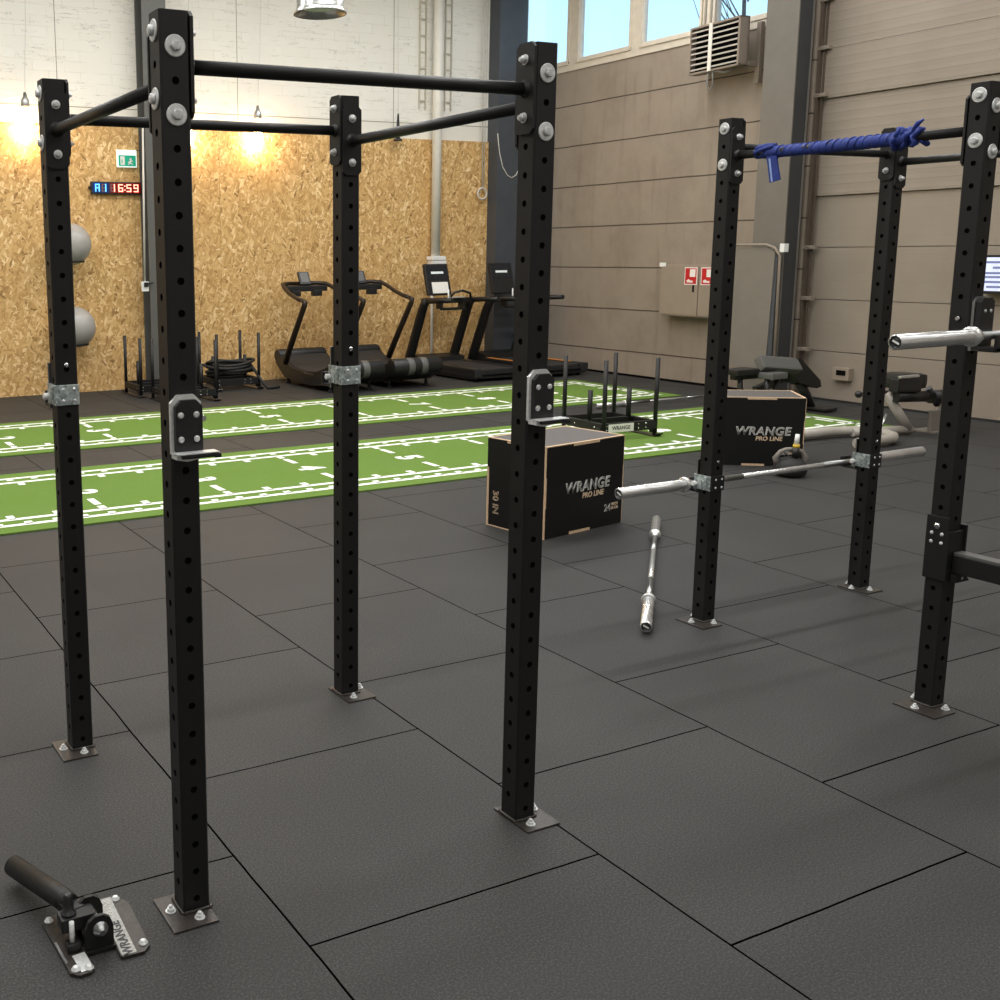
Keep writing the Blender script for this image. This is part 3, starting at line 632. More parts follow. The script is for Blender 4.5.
anchor(fr, TR, .012, .118); anchor(fr, TR, .027, -.108)
hw = .031
fl_ = part('floor_plate', plate([(-hw, -hh + .02), (-hw + .02, -hh), (hw - .012, -hh), (hw, -hh + .015), (hw, hh), (-hw + .02, hh), (-hw, hh - .02)], TL), M['baseplate'], r)
part('name_strip', strip(.034, .075, TL, (.012, -.095, .0098)), M['bright'], fl_)
part('worn_edge', strip(.006, .10, TL, (-.026, -.03, .0098)), M['steel'], fl_)
anchor(fl_, TL, -.012, .122); anchor(fl_, TL, -.014, -.115); anchor(fl_, TL, .018, -.125)
m = MB(); m.b2((-.045, -.075, 0), (.04, .06, .012), bev=.003); m.lathe((0, 0, .012), [(.034, 0), (.034, .014), (.025, .018)], 24); part('swivel_base', m, M['black'], r)
for y0 in (-.068, .028):
    m = MB(); m.prism([(-.042, .012), (.034, .012), (.034, .070), (.026, .092), (.008, .104), (-.014, .104), (-.032, .092), (-.042, .070)], y0, y0 + .012, 'XZ'); part('fork_cheek', m, M['black'], r)
m = MB(); m.lathe((-.002, 0, .068), [(.012, .05), (.012, -.068)], 14, axis='Y'); m.lathe((-.002, 0, .068), [(.021, -.069), (.021, -.073), (.014, -.074), (.014, -.083), (.008, -.084), (.008, -.092)], 14, axis='Y'); m.lathe((-.002, 0, .068), [(.016, .04), (.016, .052)], 8, axis='Y'); part('pivot_bolt', m, M['steel'], r)
m = MB(); a0 = V(-.050, .050, .086); e0 = V(-.135, .365, .052); td = (e0 - a0).normalized(); m.tube([a0, a0 + td * .04, e0], [.026, .030, .030], 24); part('bar_sleeve', m, M['black'], r)
m = MB(); m.lathe(e0 + td * .001, [(.027, 0), (.025, -.0005)], 20, rot=td.to_track_quat('Z', 'Y').to_matrix()); part('sleeve_bore', m, M['hole'], r)
m = MB(); m.b2((-.094, -.028, .052), (.0, .026, .090), bev=.005); m.box((-.05, .04, .075), (.05, .06, .035), Euler((0, 0, R(15))).to_matrix(), bev=.004); part('locking_tongue', m, M['black'], r)
m = MB(); m.lathe((-.068, .0, .090), [(.021, 0), (.021, .006), (.015, .007), (.015, .032), (.012, .038), (.012, .052), (.007, .058)], 14); part('locking_bolt', m, M['plastic'], r)
m = MB(); m.cyl((-.070, -.036, .012), (-.070, -.036, .088), .007, 10); part('bolt_shank', m, M['bright'], r)
m = MB(); m.b2((-.088, -.055, .009), (-.05, -.02, .032), bev=.006); part('lower_nut', m, M['black'], r)

# ------------------------------------------------------------------ plywood plyo boxes
def plyo(label, loc, rz, side_txt, W=.765, H=.60):
    D, T = .51, .018
    r = thing('plyo_box', label, 'plyo box', loc, rz, 'black plywood jump boxes')
    # local: near-left-bottom corner at origin, X along the long face, Y into depth, Z up
    m = MB(); m.b2((.002, 0, .002), (W - .002, T, H - .002)); part('front_panel', m, M['boxblack'], r)
    m = MB(); m.b2((.002, D - T, .002), (W - .002, D, H - .002)); part('back_panel', m, M['boxblack'], r)
    m = MB(); m.b2((0, T, .002), (T, D - T, H - .002)); part('side_panel', m, M['boxblack'], r)
    m = MB(); m.b2((W - T, T, .002), (W, D - T, H - .002)); part('side_panel', m, M['boxblack'], r)
    m = MB(); m.b2((T, T, H - T), (W - T, D - T, H)); part('top_panel', m, M['boxtop'], r)
    # finger joints: bare plywood edges showing along each corner, alternating between the two panels
    e = .0012
    def edge(*bx):
        g = MB()
        for lo, hi in bx: g.b2(lo, hi)
        part('plywood_edge', g, M['ply'], r)
    edge(((0, 0, H - .006), (W / 3, T + .002, H + e)), ((W / 3, -e, H - T), (2 * W / 3, T, H + e)), ((2 * W / 3, 0, H - .006), (W, T + .002, H + e)))
    edge(((W / 3 - .02, -e, 0), (2 * W / 3 - .07, T, T)))
    edge(((0, D - T, H - .004), (W, D, H + e)))
    for x, s in ((0, -1), (W, 1)):
        edge(*[((min(x, x - s * .007), -e, H * i / 3), (max(x, x - s * .007), T, H * (i + 1) / 3)) if i == 1 else ((min(x - s * .004, x + s * e), 0, H * i / 3), (max(x - s * .004, x + s * e), T, H * (i + 1) / 3)) for i in range(3)])
        edge(((min(x - s * .001, x + s * e), D - T, H / 3), (max(x - s * .001, x + s * e), D, H * 2 / 3)))
    for x in (0, W - T):
        edge(*[((x - (e if i == 1 else 0), T + (D - 2 * T) * i / 3, H - (T if i == 1 else .005)), (x + T + (e if i == 1 else 0), T + (D - 2 * T) * (i + 1) / 3, H + e)) for i in range(3)])
    edge(((-e, D - T, 0), (T, D + e, H * .33)), ((-e, D * .55, 0), (.002, D - T + .001, .008)))
    fx = basis((W * .525, -.0015, H * .505), (1, 0, 0), (0, 0, 1))
    part_o = text('logo_lettering', 'WRANGE', .098, M['printgrey'], r, fx, outline=.0036, shear=.15, space=1.05)
    text('line_lettering', 'PRO LINE', .05, M['print'], r, basis((W * .60, -.0015, H * .40), (1, 0, 0), (0, 0, 1)), bold=.0012, shear=.12)
    text('height_lettering', '24', .066, M['printgrey'], r, basis((W * .80, -.0015, H * .205), (1, 0, 0), (0, 0, 1)), bold=.0008, outline=.0016)
    text('height_lettering', 'INCH\n60 CM', .026, M['print'], r, basis((W * .895, -.0015, H * .215), (1, 0, 0), (0, 0, 1)), bold=.0005)
    if side_txt: text('height_lettering', '30 IN', .07, M['print'], r, basis((-.0015, D * .84, H * .28), (0, 0, -1), (0, -1, 0)), bold=.0008, outline=.0016)
    m = MB(); m.quad((-.0008, D * .45, H * .77), (-.0008, D * .37, H * .77), (-.0008, D * .37, H * .83), (-.0008, D * .45, H * .83)); part('grip_hole', m, M['hole'], r)
    return r
plyo('black plywood jump box standing just behind the foreground rig', (4.257, -.019, 0), R(8.8), True)
plyo('black plywood jump box behind the right-hand rig with a kettlebell in front', (7.695 - .69 * math.cos(R(-38)), .82 - .69 * math.sin(R(-38)), 0), R(-38), True, .69, .585)

# kettlebell before the far box
r = thing('kettlebell', 'black kettlebell with taped grip in front of the far plywood box', 'kettlebell', (7.30, .62, 0))
m = MB(); m.lathe((0, 0, 0), [(.085, 0), (.118, .02), (.13, .06), (.122, .10), (.09, .135), (.05, .15), (.001, .153)], 28); part('body', m, M['rubber'], r)
m = MB()
hp = [(-.10, 0, .085), (-.125, 0, .15), (-.085, 0, .20), (-.04, 0, .218), (.04, 0, .218), (.085, 0, .20), (.115, 0, .15), (.09, 0, .085)]
rm = Euler((0, 0, R(-28))).to_matrix(); m.tube([rm @ Vector(p) for p in hp], [.026, .022, .018, .017, .017, .018, .022, .026], 14); part('handle', m, M['mat'], r)
m = MB(); m.tube([(.01, -.03, .15), (.012, -.034, .235)], .026, 14); g = part('grip_sleeve', m, M['plastic'], r)
m = MB(); m.tube([(.012, -.034, .235), (.012, -.034, .262)], .026, 14); part('yellow_tape', m, M['yellow'], r)
m = MB(); m.tube([(.012, -.034, .262), (.018, -.034, .345)], [.02, .016], 12); part('white_tag', m, M['cap'], r)

# ------------------------------------------------------------------ prowler sleds
def sled(label):
    r = thing('push_sled', label, 'push sled', group='black push sleds')
    W, D, H = .62, .62, .77; hx, hy = W / 2, D / 2
    for s in (-1, 1):
        m = MB(); m.prism([(-hy - .07, .03), (-hy - .03, .0), (hy + .03, .0), (hy + .07, .03), (hy + .065, .036), (hy + .03, .008), (-hy - .03, .008), (-hy - .065, .036)], s * hx - .045, s * hx + .045, 'YZ'); part('skid', m, M['baseplate'], r)
        for y in (-hy, hy):
            m = MB(); m.cyl((s * hx, y, .008), (s * hx, y, H), .0215, 14); part('push_pole', m, M['black'], r)
        m = MB(); m.cyl((s * hx * .77, 0, .10), (s * hx * .77, 0, .45), .0245, 14); part('weight_horn', m, M['black'], r)
        m = MB(); m.b2((s * hx - .025, -hy, .075), (s * hx + .025, hy, .155), bev=.005); m.prism([(s * hx - .02, .03), (s * hx + .02, .03), (s * hx + .02, .12), (s * hx - .06, .12)], -hy - .005, -hy + .05, 'XZ'); part('side_rail', m, M['black'], r)
    m = MB()
    for y in (-hy, 0, hy): m.b2((-hx, y - .02, .07), (hx, y + .02, .16), bev=.005)
    part('cross_frame', m, M['black'], r)
    m = MB(); m.b2((-.27, -hy - .024, .072), (.03, -hy - .0205, .152)); lp = part('name_plate', m, M['paper'], r)
    text('name_lettering', 'PROWLER'.replace('PROWLER', 'WRANGE'), .05, M['plastic'], lp, basis((-.12, -hy - .0246, .112), (1, 0, 0), (0, 0, 1)), bold=.001)
    for x in (-.29, .09, .18):
        for z in (.095, .135):
            q = MB(); q.lathe((x, -hy - .02, z), [(.009, 0), (.009, -.003), (.004, -.005)], 10, axis='Y'); part('bolt', q, M['zinc'], r)
    for x in (-hx - .022,):
        for y in (-.2, .1):
            q = MB(); q.lathe((x - .004, y, .115), [(.009, 0), (.009, -.003), (.004, -.005)], 10, axis='X'); part('bolt', q, M['zinc'], r)
    return r
sl0 = sled('black push sled with four poles on the near turf strip'); sl0.location = (7.459, 2.868, .0137); sl0.rotation_euler = (0, 0, R(-4))
for lab, (x, y), a in (('black push sled by the chipboard wall, carrying the coiled rope', (5.74, 8.42), 0), ('black push sled nearest the turf, left of the rope-laden sled', (4.74, 7.56), 0), ('black push sled at the left, in front of the grey back column', (4.63, 8.32), 0)):
    c_ = copy_tree(sl0); c_['label'] = lab; c_.location = (x, y, 0); c_.rotation_euler = (0, 0, R(a))
    for ch in [x for x in bpy.data.objects if x.parent == c_ and x.name.startswith('name_plate')]:
        for g in [x for x in bpy.data.objects if x.parent == ch]: bpy.data.objects.remove(g)
        bpy.data.objects.remove(ch)
m = MB(); pts = []
for i in range(400):
    t = i / 400; a = t * 2 * PI * 9; rx = .31 + .03 * math.sin(t * 23) ; ry = .19 + .05 * math.sin(t * 31 + 1)
    pts.append((5.74 + .03 * math.sin(t * 17) + rx * math.cos(a), 8.40 + ry * math.sin(a), .215 + .16 * t + .025 * math.sin(a * 1.37 + t * 9)))
pts += [(6.02, 8.2, .26), (6.06, 8.02, .1), (6.1, 7.95, .025), (6.18, 7.97, .022), (6.3, 8.0, .022)]
m.tube(pts, .021, 8); rope = link('battle_rope', m.mesh('battle_rope', M['rubber'])); tag(rope, 'black battle rope coiled in a heap on the sled by the wall', 'rope')

# ------------------------------------------------------------------ treadmills
def curved_treadmill(label):
    """local: centre of the machine, user faces +Y"""
    r = thing('curved_treadmill', label, 'treadmill', group='curved treadmills'); hw = .38
    prof = [(-.85, .34), (-.80, .385), (-.62, .33), (-.35, .255), (0, .225), (.35, .255), (.62, .34), (.82, .44), (.87, .42), (.88, .36)]
    bot = [(.86, .27), (.6, .10), (.3, .055), (-.3, .055), (-.6, .09), (-.84, .22)]
    for s in (-1, 1):
        m = MB(); m.prism([(y, z - .01) for y, z in prof] + bot, s * hw - .045 if s > 0 else -hw - .005, s * hw + .005 if s > 0 else -hw + .045, 'YZ'); sr = part('side_rail', m, M['plastic'], r)
        m = MB(); m.b2((s * (hw + .005) - .002, -.30, .20), (s * (hw + .005) + .002, -.02, .215)); part('logo_strip', m, M['steel'], sr)
        for y in (-.62, .62):
            m = MB(); m.cyl((s * .30, y, 0), (s * .30, y, .17), .022, 12); m.lathe((s * .30, y, 0), [(.035, 0), (.035, .02), (.02, .03)], 14); part('foot', m, M['rubber'], r)
    m = MB(); L = [(y, z) for y, z in prof]
    top = [(y, z - .004) for y, z in L]; rows = [[m.bm.verts.new((x, y, z)) for x in (-hw + .045, hw - .045)] for y, z in top + [(y, z) for y, z in bot]]
    for a, b_ in zip(rows, rows[1:] + rows[:1]): m._f([a[0], a[1], b_[1], b_[0]], True)
    part('slat_belt', m, M['belt'], r)
    m = MB(); m.lathe((0, -.80, .295), [(.105, -hw - .006), (.118, -hw + .02), (.118, hw - .02), (.105, hw + .006)], 24, axis='X'); ro = part('rear_roller_cover', m, M['vinyl'], r)
    for xx in (-.16, .05):
        m = MB(); m.lathe((0, -.80, .295), [(.1185, xx), (.1195, xx + .005), (.1195, xx + .09), (.1185, xx + .095)], 24, axis='X'); part('reflective_band', m, M['greyvinyl'], ro)
    m = MB(); m.lathe((0, .82, .375), [(.085, -hw - .006), (.095, -hw + .02), (.095, hw - .02), (.085, hw + .006)], 24, axis='X'); part('front_roller_cover', m, M['vinyl'], r)
    def rail(s):
        p = [V(s * .40, .52, .30), V(s * .40, .24, .70), V(s * .40, -.08, 1.13), V(s * .40, -.10, 1.165), V(s * .40, -.02, 1.19)]
        q = [V(s * .40, .12, 1.21), V(s * .40, .36, 1.27), V(s * .385, .56, 1.35), V(s * .35, .68, 1.395), V(s * .22, .74, 1.405), V(s * .02, .745, 1.40)]
        return p, q
    for s in (-1, 1):
        p, q = rail(s)
        m = MB(); m.tube(p, [.045, .042, .038, .036, .032], 12); part('upright', m, M['bronze'], r)
        m = MB(); m.tube([p[-1]] + q, .030, 12); part('handrail', m, M['bronze'], r)
    m = MB(); m.b2((-.33, .60, 1.29), (.33, .70, 1.375), bev=.02); m.b2((-.24, .59, 1.22), (-.10, .69, 1.31), bev=.02).b2((.10, .59, 1.22), (.24, .69, 1.31), bev=.02); part('cross_bar', m, M['plastic'], r)
    t_ = Euler((R(-28), 0, 0)).to_matrix(); m = MB(); m.box((-.02, .66, 1.47), (.17, .04, .20), t_, bev=.008); co = part('console', m, M['plastic'], r)
    m = MB(); m.box(V(-.02, .66, 1.47) + t_ @ V(0, -.0215, .01), (.12, .002, .15), t_); part('screen', m, M['greyvinyl'], co)
    return r
ct = curved_treadmill('black curved treadmill left of the middle rig post, nearest the sleds'); ct.location = (7.01, 7.90, 0)
c_ = copy_tree(ct); c_['label'] = 'black curved treadmill just right of the middle rig post'; c_.location = (7.925, 7.90, 0)

def motor_treadmill(label, paper):
    r = thing('motor_treadmill', label, 'treadmill', group='motorised treadmills'); hw = .42
    m = MB(); m.b2((-hw, -.98, .06), (hw, .45, .13), bev=.02); m.prism([(-.98, .05), (-.90, .03), (.45, .03), (.45, .1), (-.98, .1)], -hw + .02, hw - .02, 'YZ'); part('deck_frame', m, M['plastic'], r)
    m = MB(); m.prism([(.40, .06), (.80, .06), (.83, .12), (.79, .2), (.66, .27), (.42, .235)], -hw + .02, hw - .02, 'YZ'); part('motor_hood', m, M['vinyl'], r)
    m = MB(); m.b2((-.28, -.95, .13), (.28, .42, .175), bev=.01); part('running_belt', m, M['belt'], r)
    for s in (-1, 1):
        m = MB(); m.b2((s * .355 - .07, -.97, .12), (s * .355 + .07, .45, .185), bev=.015); g = part('side_rail', m, M['plastic'], r)
        if not paper: m = MB(); m.b2((s * .33 - .028, -.70, .185), (s * .33 + .028, .44, .190)); part('orange_stripe', m, M['orange'], g, label='orange stripe')
        m = MB(); m.b2((s * .36 - .06, -1.0, .06), (s * .36 + .06, -.92, .19), bev=.02); part('rear_cap', m, M['rubber'], r)
        m = MB(); m.tube([(s * .41, .76, .10), (s * .41, .70, .25), (s * .41, .40, .92), (s * .41, .32, 1.06), (s * .41, .24, 1.11)], [.075, .075, .07, .065, .05], 14); part('upright', m, M['vinyl'], r)
        m = MB(); m.tube([(s * .41, .30, 1.10), (s * .41, .05, 1.115), (s * .41, -.40, 1.13)], [.045, .038, .034], 12); part('handrail', m, M['vinyl'], r)
        m = MB(); m.cyl((s * .33, .85, 0), (s * .33, .85, .08), .03, 12); part('foot', m, M['rubber'], r)
        m = MB(); m.cyl((s * .33, -.88, 0), (s * .33, -.88, .06), .03, 12); part('foot', m, M['rubber'], r)
    m = MB(); m.b2((-.42, .20, 1.06), (.42, .42, 1.14), bev=.03); db = part('dashboard', m, M['vinyl'], r)
    m = MB(); m.b2((-.22, .14, .96), (.22, .2, 1.0), bev=.015); m.b2((-.22, .16, .98), (-.18, .3, 1.08), bev=.01).b2((.18, .16, .98), (.22, .3, 1.08), bev=.01); part('front_grip', m, M['vinyl'], r)
    m = MB(); m.tube([(-.05, .16, 1.16), (-.02, .12, 1.22), (.12, .10, 1.25), (.27, .12, 1.21), (.33, .18, 1.14)], .018, 10); part('sensor_bar', m, M['vinyl'], r)
    t_ = Euler((R(-16), 0, 0)).to_matrix(); c0 = V(-.14, .40, 1.41)
    m = MB(); m.box(c0, (.42, .06, .48), t_, bev=.015); co = part('console', m, M['plastic'], r)
    m = MB(); m.box(c0 + t_ @ V(.0, -.0315, .10), (.36, .003, .22), t_); part('screen', m, M['redscreen'], co)
    m = MB(); m.box(c0 + t_ @ V(.0, -.0335, .10), (.22, .003, .035), t_); part('lit_label', m, M['screenlit'], co)
    if paper:
        m = MB(); m.box(c0 + t_ @ V(.02, -.032, -.13), (.29, .003, .17), t_); part('paper_notice', m, M['paper'], co)
    m = MB(); m.box(V(.08, .20, 1.15), (.24, .12, .02), bev=.006); part('shelf_tray', m, M['slat'] if paper else M['vinyl'], r)
    m = MB(); m.cyl((-.08, .18, 1.12), (-.05, .22, 1.26), .012, 8); part('safety_clip', m, M['cap'], r)
    return r
mt = motor_treadmill('black motorised treadmill with a white notice on its console', True); mt.location = (9.37, 8.12, 0)
m2 = motor_treadmill('black motorised treadmill with orange stripes beside the corner column', False); m2.location = (10.52, 8.06, 0)

# ------------------------------------------------------------------ gym balls
for (x, z), lab in (((3.655, 1.975), 'silver gym ball on the upper wall ring'), ((3.67, .90), 'silver gym ball on the lower wall ring')):
    y = 8.70; r = .27
    o = link('gym_ball', MB().sphere((0, 0, 0), r, 40).mesh('gym_ball', M['ball'])); o.location = (x, y, z); tag(o, lab, 'gym ball', 'silver gym balls')
    h = thing('ball_holder', 'black wall ring holding the %s silver gym ball' % ('upper' if z > 1.5 else 'lower'), 'ball holder', (x, Y1, z - .225), 0, 'gym ball wall rings')
    m = MB(); m.tube([(.165 * math.cos(a), -.31 + .165 * math.sin(a), .0) for a in [2 * PI * k / 32 for k in range(33)]], .012, 8, caps=False); part('ring', m, M['black'], h)
    m = MB(); m.b2((-.05, -.15, -.014), (.05, .0, .010), bev=.002); m.b2((-.07, -.012, -.07), (.07, .0, .05)); part('wall_bracket', m, M['black'], h)

# ------------------------------------------------------------------ wall items on the back wall
r = thing('exit_sign', 'green running-man exit sign on the chipboard wall above the clock', 'exit sign', (4.545, 8.999, 2.985))
m = MB(); m.b2((-.135, -.05, 0), (.135, -.001, .225), bev=.008); part('housing', m, M['exitwhite'], r)
m = MB(); m.b2((-.12, -.053, .015), (.12, -.0505, .155)); part('green_face', m, M['green'], r)
m = MB(); m.b2((-.095, -.056, .03), (-.035, -.0535, .14)); m.mat(1).b2((-.08, -.0575, .05), (-.068, -.0565, .1)); part('door_symbol', m, [M['signwhite'], M['green']], r)
m = MB(); m.lathe((.045, -.0545, .105), [(.016, 0), (.016, -.002)], 12, axis='Y'); m.prism([(.0, .06), (.03, .08), (.045, .095), (.075, .085), (.08, .075), (.05, .075), (.055, .055), (.08, .04), (.07, .032), (.04, .05), (.015, .03), (.005, .038), (.03, .06)], -.0565, -.0535, 'XZ'); part('runner_symbol', m, M['signwhite'], r)
m = MB(); m.cyl((.12, -.02, .22), (.2, -.015, .235), .006, 8); part('supply_cable', m, M['plastic'], r)

r = thing('interval_timer', 'wall timer with blue and red digits reading 16:59', 'timer', (4.385, 8.999, 2.712))
m = MB(); m.b2((-.35, -.05, -.082), (.35, -.001, .082), bev=.012); m.cyl((-.38, -.025, .0), (-.34, -.025, .0), .02, 10); part('case', m, M['plastic'], r)
m = MB(); m.b2((-.335, -.0525, -.065), (-.10, -.0505, .065)); part('blue_window', m, M['bluelens'], r)
m = MB(); m.b2((-.095, -.0525, -.065), (.335, -.0505, .065)); part('red_window', m, M['redlens'], r)
SEG = {'A': 'abcefg', '1': 'bc', '6': 'acdefg', '5': 'acdfg', '9': 'abcdfg', '8': 'abcdefg'}
def seg(ch, x, w, hgt, on, off=None):
    m = MB(); hw, hh, t = w / 2, hgt / 2, .014; y0, y1 = -.0555, -.053
    R_ = dict(a=(-hw, hh - t, hw, hh), d=(-hw, -hh, hw, -hh + t), g=(-hw, -t / 2, hw, t / 2), f=(-hw, 0, -hw + t, hh), b=(hw - t, 0, hw, hh), e=(-hw, -hh, -hw + t, 0), c=(hw - t, -hh, hw, 0))
    for k, (a, b_, c2, d2) in R_.items():
        if k in SEG[ch]: m.mat(0).b2((x + a, y0, b_), (x + c2, y1, d2))
        elif off: m.mat(1).b2((x + a, y0 + .001, b_), (x + c2, y1, d2))
    return part('digit', m, [on, off] if off else [on], r)
seg('A', -.265, .062, .10, M['bluedigit']); seg('1', -.175, .062, .10, M['bluedigit'], M['dimdigit'])
seg('1', -.055, .062, .10, M['reddigit'], M['dimdigit']); seg('6', .055, .066, .10, M['reddigit']); seg('5', .17, .066, .10, M['reddigit']); seg('9', .27, .066, .10, M['reddigit'])
m = MB(); m.b2((.105, -.0555, .018), (.121, -.053, .034)).b2((.105, -.0555, -.034), (.121, -.053, -.018)); part('colon', m, M['reddigit'], r)

# hanging wall lamps: cord, socket, bulb
BY = 8.885
for x, z, lit, lab in ((3.20, 3.25, True, 'glowing bare bulb lamp hanging at the far left of the chipboard wall'), (5.39, 3.25, True, 'glowing bare bulb lamp hanging behind the tall front rig post'),
                       (6.45, 3.24, True, 'glowing bare bulb lamp hanging left of the middle back post'), (8.75, 3.46, False, 'small dark lamp socket hanging unlit above the treadmills')):
    r = thing('bulb_lamp', lab, 'pendant lamp', (x, BY, z), 0, 'bare bulb lamps along the chipboard wall')
    m = MB(); m.tube([(0, 0, .36), (.01 if lit else 0, 0, .8), (.06 if lit else 0, .02, 1.5), (.10 if lit else 0, .03, ZC - z)], .0035, 6); part('cord', m, M['whitecable'], r)
    if lit:
        m = MB(); m.lathe((0, 0, .2), [(.056, .25), (.058, .255), (.050, .33), (.030, .36), (.018, .42)], 18); part('socket', m, M['steel'], r)
        m = MB(); m.lathe((0, 0, .2), [(.02, .10), (.035, .07), (.052, .04), (.060, -.02), (.060, -.10), (.05, -.155), (.03, -.18), (.001, -.19)], 20); part('bulb', m, M['bulb'], r, label='glowing warm bulb')
    else:
        m = MB(); m.lathe((0, 0, .03), [(.018, 0), (.03, .01), (.03, .10), (.012, .36)], 14); part('socket', m, M['plastic'], r)
        m = MB(); m.lathe((0, 0, 0), [(.07, .0), (.06, .03), (.02, .05)], 16); part('shade', m, M['plastic'], r)

# high-bay lamp hanging in the hall
r = thing('high_bay_lamp', 'round silver high-bay lamp hanging at the top of the picture', 'ceiling lamp', (4.02, 2.53, 3.66))
m = MB(); m.lathe((0, 0, 0), [(.205, .0), (.212, .006), (.190, .025), (.182, .045), (.180, .40), (.12, .46), (.06, .49)], 40, caps=False); m.lathe((0, 0, 0), [(.20, .002), (.178, .045), (.174, .1), (.174, .38)], 40, caps=False); part('reflector', m, M['lampsilver'], r)
m = MB(); m.lathe((0, 0, .05), [(.15, 0), (.15, .01)], 32); part('diffuser', m, M['lens'], r)
m = MB(); m.lathe((0, 0, .49), [(.07, 0), (.07, .12), (.03, .15)], 20); m.cyl((0, 0, .64), (0, 0, ZC - 3.66), .008, 8); part('stem', m, M['steel'], r)

# white pipe with a box on the back wall
r = thing('vent_pipe', 'white vertical pipe with a junction box on the chipboard wall', 'pipe', (9.465, 8.999, 0))
m = MB(); m.cyl((0, -.085, 1.75), (0, -.085, ZC), .072, 20); part('pipe', m, M['white'], r)
m = MB(); m.b2((-.11, -.17, 1.70), (.14, -.0, 1.76), bev=.01).b2((-.09, -.16, 1.64), (.16, -.0, 1.695), bev=.01); part('junction_box', m, M['cap'], r)
m = MB(); m.cyl((-.01, -.02, 0.01), (-.01, -.02, 1.66), .022, 10); part('lower_pipe', m, M['white'], r)
m = MB(); m.cyl((.10, -.03, 1.8), (.10, -.03, 2.45), .018, 8); part('sleeve', m, M['plastic'], r)
for x, lab, z0 in ((9.26, 'pale cable ladder on the white wall left of the pipe', 3.95), (9.72, 'pale cable ladder on the white wall right of the pipe', 3.95)):
    r = thing('cable_ladder', lab, 'cable ladder', (x, 9.03, z0), 0, 'cable ladders on the back wall')
    for s in (-.055, .055):
        m = MB(); m.b2((s - .006, -.03, 0), (s + .006, -.0, ZC - z0)); part('side_bar', m, M['grime'], r)
    for k in range(11):
        m = MB(); m.b2((-.055, -.02, .12 + k * .235), (.055, -.008, .14 + k * .235)); part('rung', m, M['grime'], r)
# socket and white conduit on the back column
r = thing('wall_socket', 'white conduit ending in a socket on the left of the grey back column', 'socket', (4.635, 8.72, 1.345))
m = MB(); m.b2((-.03, -.03, 0), (.07, 0, .13), bev=.006); part('box', m, M['cap'], r)
m = MB(); m.cyl((.02, -.012, .13), (.06, -.012, 2.15), .014, 8); part('conduit', m, M['whitecable'], r)
m = MB(); m.b2((.0, -.055, .06), (.06, -.03, .12), bev=.008); m.cyl((.06, -.04, .1), (.13, -.03, .11), .01, 8); part('plug', m, M['plastic'], r)
# chain pull with ring
r = thing('pull_cord', 'pale pull cord with a round ring hanging near the corner column', 'pull cord', (10.36, 8.96, 2.72))
m = MB(); m.tube([(.085 * math.cos(a), 0, .085 * math.sin(a)) for a in [2 * PI * k / 24 for k in range(25)]], .014, 8, caps=False); part('ring', m, M['whitecable'], r)
m = MB(); m.cyl((.0, 0, .09), (-.06, 0, ZC - 2.72), .009, 6); m.cyl((.03, 0, .09), (.05, 0, ZC - 2.72), .006, 6); part('cord', m, M['whitecable'], r)
m = MB(); m.tube([(10.49, 8.77, 3.62), (10.53, 8.77, 3.35), (10.6, 8.77, 3.12), (10.7, 8.77, 2.99), (10.78, 8.77, 2.96), (10.86, 8.77, 3.0), (10.95, 8.77, 3.15), (11.0, 8.77, 3.4)], .008, 6); part('loose_cable', m, M['whitecable'], COL_CORNER)

# ------------------------------------------------------------------ right wall items
r = thing('fan_heater', 'grey louvred fan heater on a bracket below the high windows', 'heater', (10.99, 5.10, 4.035), R(-5))
m = MB(); yL, yR = .40, -.46
m.b2((0, yR, .0), (.15, yL, .022)).b2((0, yR, .558), (.15, yL, .58)).b2((0, yR, 0), (.15, yR + .03, .58)).b2((0, yL - .022, 0), (.15, yL, .58)).b2((.13, yR, 0), (.15, yL, .58)); part('housing', m, M['heater'], r)
m = MB(); m.b2((.085, yR + .03, .022), (.089, yL - .022, .558)); part('dark_core', m, M['hole'], r)
for k in range(8):
    m = MB(); m.box((.02, (yL + yR) / 2, .058 + k * .066), (.042, yL - yR - .06, .015), Euler((0, R(-20), 0)).to_matrix()); part('louvre', m, M['slat'], r)
m = MB(); m.b2((-.012, -.0, .0), (.0, .055, .58)); part('centre_bar', m, M['white'], r)
m = MB(); m.b2((.15, -.1, .1), (.36, -.02, .5), bev=.006); m.b2((.29, -.50, -.2), (.35, -.43, .52), bev=.004).b2((.15, -.47, .0), (.33, -.40, .06)); part('wall_bracket', m, M['heater'], r)
m = MB(); m.tube([(.02, .06, -.002), (.01, .07, -.15), (.02, .03, -.23), (.03, -.01, -.2), (.02, -.02, -.1), (.02, -.01, -.002)], .010, 8); m.tube([(.02, -.05, -.01), (.04, -.2, -.05), (.1, -.35, .0)], .01, 8); part('supply_cable', m, M['cable'], r)
m = MB(); m.cyl((.14, .30, .5), (.14, .30, ZC - 4.05), .016, 8); m.cyl((.14, .20, .5), (.14, .20, ZC - 4.05), .016, 8); part('riser_pipe', m, M['frame'], r)

